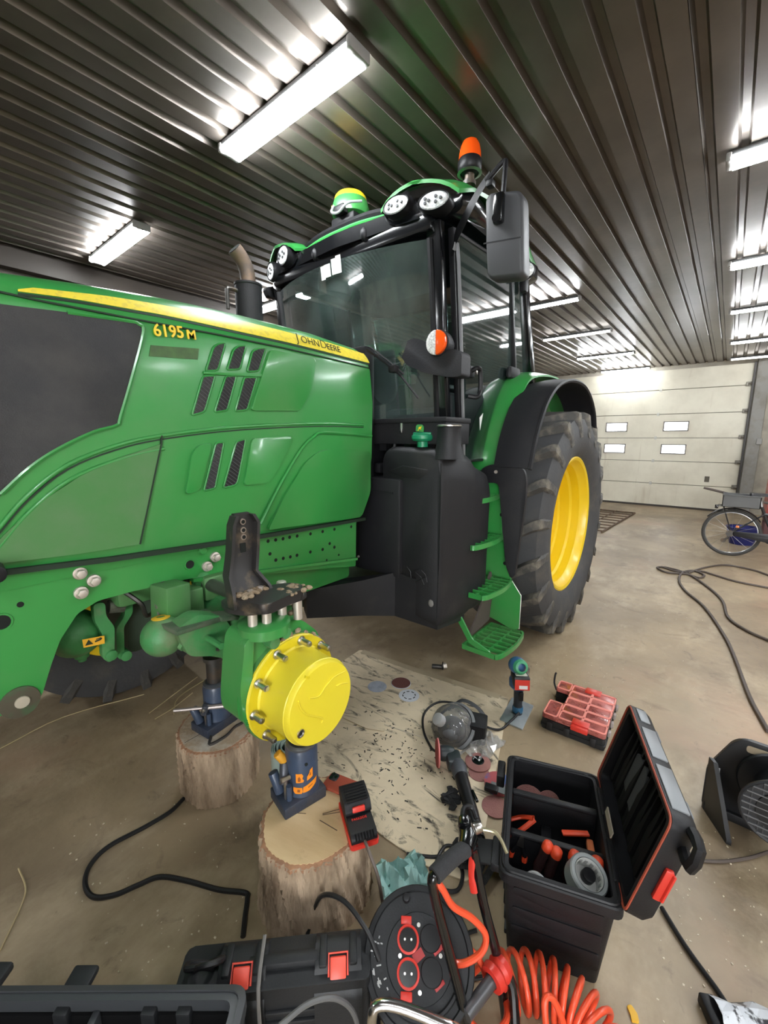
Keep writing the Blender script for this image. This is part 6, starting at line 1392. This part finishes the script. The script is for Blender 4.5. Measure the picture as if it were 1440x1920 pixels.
# chrome hoop handle at the bottom edge
ch = Thing('compressor_handle', 'bent chrome tube handle at the bottom edge, before the reel', 'handle', (.58,.46,0), 0, world=True)
ch.add('chrome_tube', B().tube([(.575,.50,.0125),(.565,.495,.2),(.56,.49,.30),(.572,.48,.325),(.60,.44,.325),(.64,.36,.315),(.655,.335,.305),(.66,.325,.28),(.67,.315,.0125)],.0115,12,smooth=5), mat('chrome', (.66,.66,.66), .2, metal=1.))
single('air_line', B().tube([(.40,.62,.34),(.47,.60,.335),(.53,.57,.30),(.57,.55,.2),(.58,.55,.007)],.006,8,smooth=6), mat('grey_rubber_line', (.12,.12,.12), .5), 'grey rubber line arching beside the chest corner', 'cable', world=True, loc=(.5,.58,0))

# ================================================================ drum reel at the right edge
dm = Thing('drum_reel', 'black drum reel on a carrying stand at the right edge', 'cable reel', (2.13,-.31,0), 0)
DM = mat('drum_black', (.009,.0095,.011), .42, var=((.015,.015,.017),5,.45,.7))
# stand plate stands across the local Y axis, the drum sticks out towards the camera (-X)
sp_ = dm.add('stand_plate', B().prism(rpoly([(.235,.01),(.235,.20),(.165,.355),(.13,.385),(-.13,.385),(-.165,.355),(-.235,.20),(-.235,.01)],.02),'X',.0,.018,.005), DM)
dm.add('handle_opening', B().prism(rpoly([(.12,.335),(-.12,.335),(-.12,.365),(.12,.365)],.012),'X',-.002,.020), mat('floor_shadow_gap', (.30,.24,.165), .8), sp_)
for s_ in (1,-1):
    w_ = []
    for dy in (0,.016):
        w_ += [(-.0-u*.90,s_*(.232-u*.50+dy*.0)-s_*dy,z) for u, z in ((0,.0),(.17,.0),(.17,.018),(.03,.25),(0,.25))]
    b = B(); b.raw(w_, [(0,1,2,3,4),(9,8,7,6,5)]+[(i,(i+1)%5,5+(i+1)%5,5+i) for i in range(5)])
    dm.add('stand_foot', b, DM)
dm.add('base_bar', B().box((.009,0,.02),(.05,.46,.04),bev=.006), DM)
AX = .235
dm.add('rear_flange', B().lathe((-.002,0,AX),(-1,0,0),[(.135,0),(.14,.006),(.135,.014),(.07,.016)],44), DM)
dm.add('drum', B().lathe((-.01,0,AX),(-1,0,0),[(.085,0),(.082,.10),(.085,.17)],36), DM)
ff = dm.add('front_flange', B().lathe((-.165,0,AX),(-1,0,0),[(.13,0),(.136,.005),(.136,.012),(.130,.016),(.124,.010),(.05,.010),(.048,.016),(.034,.016),(.033,-.02),(0,-.02)],44), mat('flange_grey', (.022,.0225,.025), .5), smooth=30)
for k in range(9):
    v = -.105+.026*k; hw = math.sqrt(max(0,.126**2-v*v))
    segs_ = [(-hw,hw)] if abs(v) > .05 else [(-hw,-math.sqrt(.05**2-v*v)),(math.sqrt(.05**2-v*v),hw)]
    for a_, c_ in segs_: dm.add('flange_rib', B().box((-.177,(a_+c_)/2,AX+v),(.007,c_-a_,.004)), mat('rib_grey', (.14,.14,.145), .5), ff)
for v in (-.1,-.07,-.054,.054,.07,.1):
    hw = math.sqrt(max(0,.124**2-v*v)); dm.add('flange_rib', B().box((-.1755,v,AX),(.004,.003,2*hw)), mat('rib_dark', (.05,.05,.052), .5), ff)
dm.add('plate_label', B().box((-.002,.20,.20),(.004,.02,.03)), mat('silver_label', (.5,.5,.5), .4), sp_)

# ================================================================ cables and small litter on the floor
def cable(pts, r, m, label, z=None, sm_=6):
    P3 = [(x,y,(z if z else r)+.0005) for x,y in pts]; c = P3[len(P3)//2]
    return single('floor_cable', B().tube(P3, r, 8, smooth=sm_), m, label, 'cable', world=True, loc=(c[0],c[1],0))
cable(P['cable_loop'], .0085, CABLE, 'black cable looping over the floor left of the logs')
cable(P['cable_r1'], .012, CABLEB, 'long brown grey cable winding from the knot to the right edge', sm_=5)
cable(P['cable_r2'], .011, CABLEB, 'short brown grey cable crossing the knot right of the tyre')
cable(P['cable_r3'], .011, CABLEB, 'brown grey cable running from the knot towards the bicycle')
cable(P['cable_box'], .0075, CABLE, 'straight black cable from under the toolbox to the paper bag')
cable(P['cable_reel'], .006, CABLEB, 'thin cable from the toolbox lid to the drum reel')
cable([(1.12,.80),(1.17,.72),(1.22,.66),(1.20,.60),(1.13,.58),(1.10,.63),(1.16,.69),(1.24,.70),(1.27,.66)], .007, CABLE, 'black cable curled on the cardboard edge behind the foam grip')
cable([(1.06,.47),(1.0,.52),(.97,.60),(1.02,.66),(1.08,.68)], .006, CABLE, 'black cable between the rag and the handle frame')
cable([(1.10,.45),(1.05,.40),(1.01,.36),(.94,.42),(.90,.46)], .006, CABLE, 'black cable running under the handle frame beside the toolbox')
STRAW = mat('straw', (.50,.40,.22), .8)
def straw(pts, label):
    P3 = [(x,y,.004) for x,y in pts]
    single('straw', B().tube(P3,.0028,5,smooth=4), STRAW, label, 'straw', world=True, loc=(P3[0][0],P3[0][1],0))
straw(P['straw'], 'long straw stalk on the dark floor at the left edge'); straw(P['straw2'], 'straw stalk behind the rear jack')
straw([(.84,2.40),(.95,2.42),(1.10,2.48)], 'straw stalk nearest the rear jack'); straw(P['straw3'], 'bent straw stalk lower left above the tool chest')
straw([(.93,2.36),(1.02,2.50),(1.22,2.56)], 'straw stalk crossing behind the rear jack')
straw([(2.0,-.03),(2.06,-.03)], 'short pale straw behind the drum reel')
mb = Thing('bolt_piece', 'small metal bolt end lying beyond the cardboard', 'bolt', (2.35,1.42,0), math.radians(-60))
mb.add('bolt_shank', B().cyl((-.05,0,.018),(.02,0,.018),.016,n=12,bev=.002), DSTEEL); mb.add('bolt_nut', B().cyl((.025,0,.024),(.05,.01,.024),.024,n=6,bev=.003), BOLT)
mb.add('black_washer', B().lathe((.022,0,.028),(1,0,0),[(.017,0),(.028,0),(.028,.006),(.017,.006)],16,cap=(False,False)), BLK)
single('yellow_tag', B().prism(rpoly([(-.018,-.008),(.0,-.012),(.02,-.004),(.016,.010),(-.004,.008),(-.016,.012)],.004),'Z',.0005,.006,.001), mat('yellow_scrap', (.75,.42,.03), .5), 'torn yellow plastic scrap on the floor at the bottom', 'plastic scrap', loc=(1.157,.035,0), rot=.6)
bg = Thing('paper_bag', 'black and white printed bag cut by the lower right corner', 'bag', (1.31,-.20,0), math.radians(-60))
rs = random.Random(33); g = []
for i in range(7):
    for j in range(5): g.append((-.06+.03*i+rs.uniform(-.006,.006), -.05+.025*j+rs.uniform(-.005,.005), .02+.03*(1-abs(j/2-1)**2)+rs.uniform(0,.012)))
b = B(); b.raw(g, [(i*5+j,i*5+j+1,(i+1)*5+j+1,(i+1)*5+j) for i in range(6) for j in range(4)]); b.raw([(x,y,.001) for x,y,z in g], [(i*5+j,(i+1)*5+j,(i+1)*5+j+1,i*5+j+1) for i in range(6) for j in range(4)])
bg.add('bag_front', b, mat('bag_white', (.66,.68,.72), .4, var=((.03,.03,.035),9,.5,.53), coat=.2), smooth=0)
bg.add('black_flap', B().box((-.065,.0,.018),(.04,.10,.034),bev=.006), BLK)
# crumbs and wood chips
cp = B(); rs = random.Random(77)
for i in range(420):
    if i < 150: x, y = rs.gauss(2.75,.22), rs.gauss(.62,.18)
    elif i < 240: x, y = rs.uniform(2.8,5.5), rs.uniform(.0,.85)
    elif i < 330: x, y = rs.uniform(1.1,2.2), rs.uniform(-.3,.0)
    else: x, y = rs.uniform(.25,.75), rs.uniform(1.0,1.95)
    s_ = rs.uniform(.0015,.0045); cp.box((x,y,s_*.4),(s_*rs.uniform(1,2),s_,s_*.8),rot=(0,0,rs.uniform(0,3)))
single('wood_chips', cp, mat('pale_chips', (.62,.54,.40), .9), 'pale wood chips and crumbs scattered on the concrete', 'chips', kind='stuff', smooth=0)

# ================================================================ steel rod mat behind the rear wheel
gm = Thing('rod_grating', 'rusty steel rod grating lying on the floor behind the tractor', 'grating', (9.2,1.9,0), 0, world=True)
RUST = mat('rusty_rod', (.11,.075,.05), .7, metal=.3, var=((.2,.12,.07),20,.45,.7))
gm.add('edge_rod', B().cyl((7.9,1.57,.02),(10.5,1.46,.02),.016,n=8), RUST); gm.add('edge_rod', B().cyl((10.5,1.46,.02),(10.5,2.9,.02),.016,n=8), RUST)
gm.add('edge_rod', B().cyl((7.9,3.0,.02),(10.5,2.9,.02),.016,n=8), RUST)
for k in range(9): gm.add('cross_rod', B().cyl((7.95+.31*k,1.56-.013*k,.03),(7.95+.31*k,2.98,.03),.012,n=8), RUST)
for k in range(3): gm.add('long_rod', B().cyl((7.9,1.9+.32*k,.035),(10.5,1.82+.32*k,.035),.010,n=8), RUST)

# ================================================================ bicycle
bi = Thing('bicycle', 'black bicycle with a rear crate parked before the overhead door', 'bicycle', (7.5,-.65,0), 0, world=True)
BF = mat('bike_black', (.016,.016,.018), .35); SIL = mat('bike_silver', (.5,.5,.5), .35, metal=.8)
RW, FWh = (7.5,-.14,.325), (7.5,-1.22,.325)
for c, nm in ((RW,'rear_wheel'),(FWh,'front_wheel')):
    wq = bi.add(nm, B().lathe(c,(1,0,0),[(.285,-.012),(.295,-.010),(.295,.010),(.285,.012),(.28,0),(.285,-.012)],48,cap=(False,False)).cyl((c[0]-.04,c[1],c[2]),(c[0]+.04,c[1],c[2]),.022,n=14), SIL)
    bi.add('bike_tyre', B().tube([(c[0],c[1]+.308*math.cos(2*PI*k/48),c[2]+.308*math.sin(2*PI*k/48)) for k in range(48)],.023,8,closed=True), mat('bike_tyre_grey', (.045,.043,.04), .75), wq)
    for k in range(16):
        a = 2*PI*k/16; bi.add('spoke', B().cyl((c[0]+(.02 if k%2 else -.02),c[1]+.02*math.cos(a+.5),c[2]+.02*math.sin(a+.5)),(c[0],c[1]+.285*math.cos(a),c[2]+.285*math.sin(a)),.0016,n=5), SIL, wq)
bb_ = (7.5,-.60,.30); seat_ = (7.5,-.42,.72); head = (7.5,-1.05,.78)
bi.add('frame', B().tube([bb_,(7.5,-.48,.55),seat_],.017,8).tube([bb_,(7.5,-.9,.5),head],.024,8,smooth=3).tube([(7.5,-.45,.62),(7.5,-.8,.62),head],.018,8).cyl((7.47,-.14,.325),(7.47,-.60,.30),.011,n=8).cyl((7.53,-.14,.325),(7.53,-.60,.30),.011,n=8).cyl((7.47,-.14,.325),(7.49,-.46,.62),.009,n=8).cyl((7.53,-.14,.325),(7.51,-.46,.62),.009,n=8), BF)
bi.add('fork', B().tube([head,(7.5,-1.1,.62),(7.47,-1.16,.5),(7.47,-1.22,.325)],.013,8,smooth=3).tube([(7.5,-1.1,.62),(7.53,-1.16,.5),(7.53,-1.22,.325)],.013,8,smooth=3), BF)
bi.add('seat_post', B().cyl(seat_,(7.5,-.39,.86),.014,n=10), SIL); bi.add('saddle', B().prism(rpoly([(7.42,-.28),(7.58,-.28),(7.52,-.5),(7.48,-.55)],.03),'Z',.86,.90,.012), BF)
bi.add('handlebar', B().tube([(7.22,-.88,1.02),(7.3,-1.0,1.05),(7.5,-1.06,1.02),(7.7,-1.0,1.05),(7.78,-.88,1.02)],.013,8,smooth=4).cyl(head,(7.5,-1.06,1.02),.014,n=8), BF)
bi.add('mudguard', B().tube([(7.5,RW[1]+.345*math.cos(a),RW[2]+.345*math.sin(a)) for a in [-.0+.12*k for k in range(8,27)] if True][::-1] if False else [(7.5,RW[1]+.345*math.cos(a),RW[2]+.345*math.sin(a)) for a in [.62+.115*k for k in range(18)]],.028,6,flat=.35), BF)
bi.add('chain_case', B().prism(rpoly([(-.16,.30),(-.62,.24),(-.68,.30),(-.62,.37),(-.16,.36)],.02),'X',7.42,7.44,.006), BF)
bi.add('motor_unit', B().prism(rpoly([(-.50,.24),(-.66,.22),(-.7,.30),(-.64,.38),(-.52,.36)],.03),'X',7.45,7.55,.015), BLKM)
bi.add('derailleur', B().tube([(7.44,-.14,.325),(7.43,-.11,.26),(7.43,-.07,.22)],.014,6).cyl((7.42,-.07,.22),(7.44,-.07,.22),.03,n=12).cyl((7.42,-.13,.325),(7.45,-.13,.325),.045,n=18), DSTEEL)
bi.add('rear_rack', B().tube([(7.42,.04,.70),(7.42,-.40,.70)],.007,6).tube([(7.58,.04,.70),(7.58,-.40,.70)],.007,6).tube([(7.44,-.14,.33),(7.42,-.02,.70)],.006,6).tube([(7.56,-.14,.33),(7.58,-.02,.70)],.006,6), BF)
bi.add('rear_lamp', B().box((7.5,.055,.68),(.08,.04,.05),bev=.008), BLKG)
bi.add('orange_reflector', B().box((7.40,-.20,.435),(.012,.035,.03),bev=.004), mat('orange_reflector', (.85,.25,.06), .3))
bi.add('crank', B().cyl((7.40,-.60,.30),(7.42,-.60,.30),.07,n=20).box((7.39,-.66,.24),(.015,.025,.17),rot=(.7,0,0),bev=.005).box((7.35,-.71,.19),(.08,.03,.02),bev=.005), BF)
bk_ = Thing('bike_crate', 'dark grey crate strapped on the bicycle rack', 'crate', (7.5,-.20,.708), 0)
GC = mat('crate_grey', (.10,.10,.098), .6)
for (x0,x1,y0,y1) in ((-.14,-.13,-.2,.2),(.13,.14,-.2,.2),(-.14,.14,-.2,-.19),(-.14,.14,.19,.2)):
    bk_.add('crate_side', B().box(((x0+x1)/2,(y0+y1)/2,.08),(x1-x0,y1-y0,.16)), GC)
bk_.add('crate_floor', B().box((0,0,.004),(.27,.39,.008)), GC); bk_.add('crate_lip', B().box((-.145,0,.155),(.014,.41,.014),bev=.003).box((.145,0,.155),(.014,.41,.014),bev=.003), GC)
# red machine, blue tub and a stick behind the bicycle
rm = Thing('red_machine', 'red painted machine casing at the far right behind the bicycle', 'machine', (9.2,-.98,0), 0)
RM_ = mat('faded_red_paint', (.42,.075,.065), .45, var=((.30,.05,.045),3,.45,.7))
rm.add('casing', B().prism(rpoly([(-.35,.42),(.42,.42),(.42,1.5),(-.25,1.5),(-.40,1.1)],.04),'X',-.3,.5,.02), RM_)
rm.add('lower_frame', B().box((.1,.0,.36),(.7,.86,.10),bev=.01).box((-.2,.38,.17),(.06,.06,.32)).box((-.2,-.35,.17),(.06,.06,.32)).box((.4,.38,.17),(.06,.06,.32)).box((.4,-.35,.17),(.06,.06,.32)), mat('maroon_frame', (.10,.03,.03), .5))
rm.add('casing_seam', B().box((-.303,.0,.95),(.008,.7,.012)), mat('maroon_frame', (.10,.03,.03)), None)
bt_ = Thing('blue_tub', 'dark blue plastic tub on the floor behind the bicycle wheel', 'tub', (8.5,-.30,0), 0)
bt_.add('tub_body', B().lathe((0,0,0),(0,0,1),[(.15,0),(.2,.22),(.2,.26),(.185,.26),(.14,.02),(0,.02)],28), mat('navy_plastic', (.015,.02,.14), .4))
bt_.add('tub_rim', B().lathe((0,0,.25),(0,0,1),[(.198,0),(.215,.005),(.215,.018),(.198,.02)],28,cap=(False,False)), mat('navy_plastic', (.015,.02,.14)))
single('wooden_stick', B().cyl((8.3,.25,.86),(8.4,-.6,.66),.018,n=10), mat('dark_stick', (.08,.06,.05), .7), 'dark stick lying across the red machine frame behind the crate', 'stick', world=True, loc=(8.35,-.2,.76))
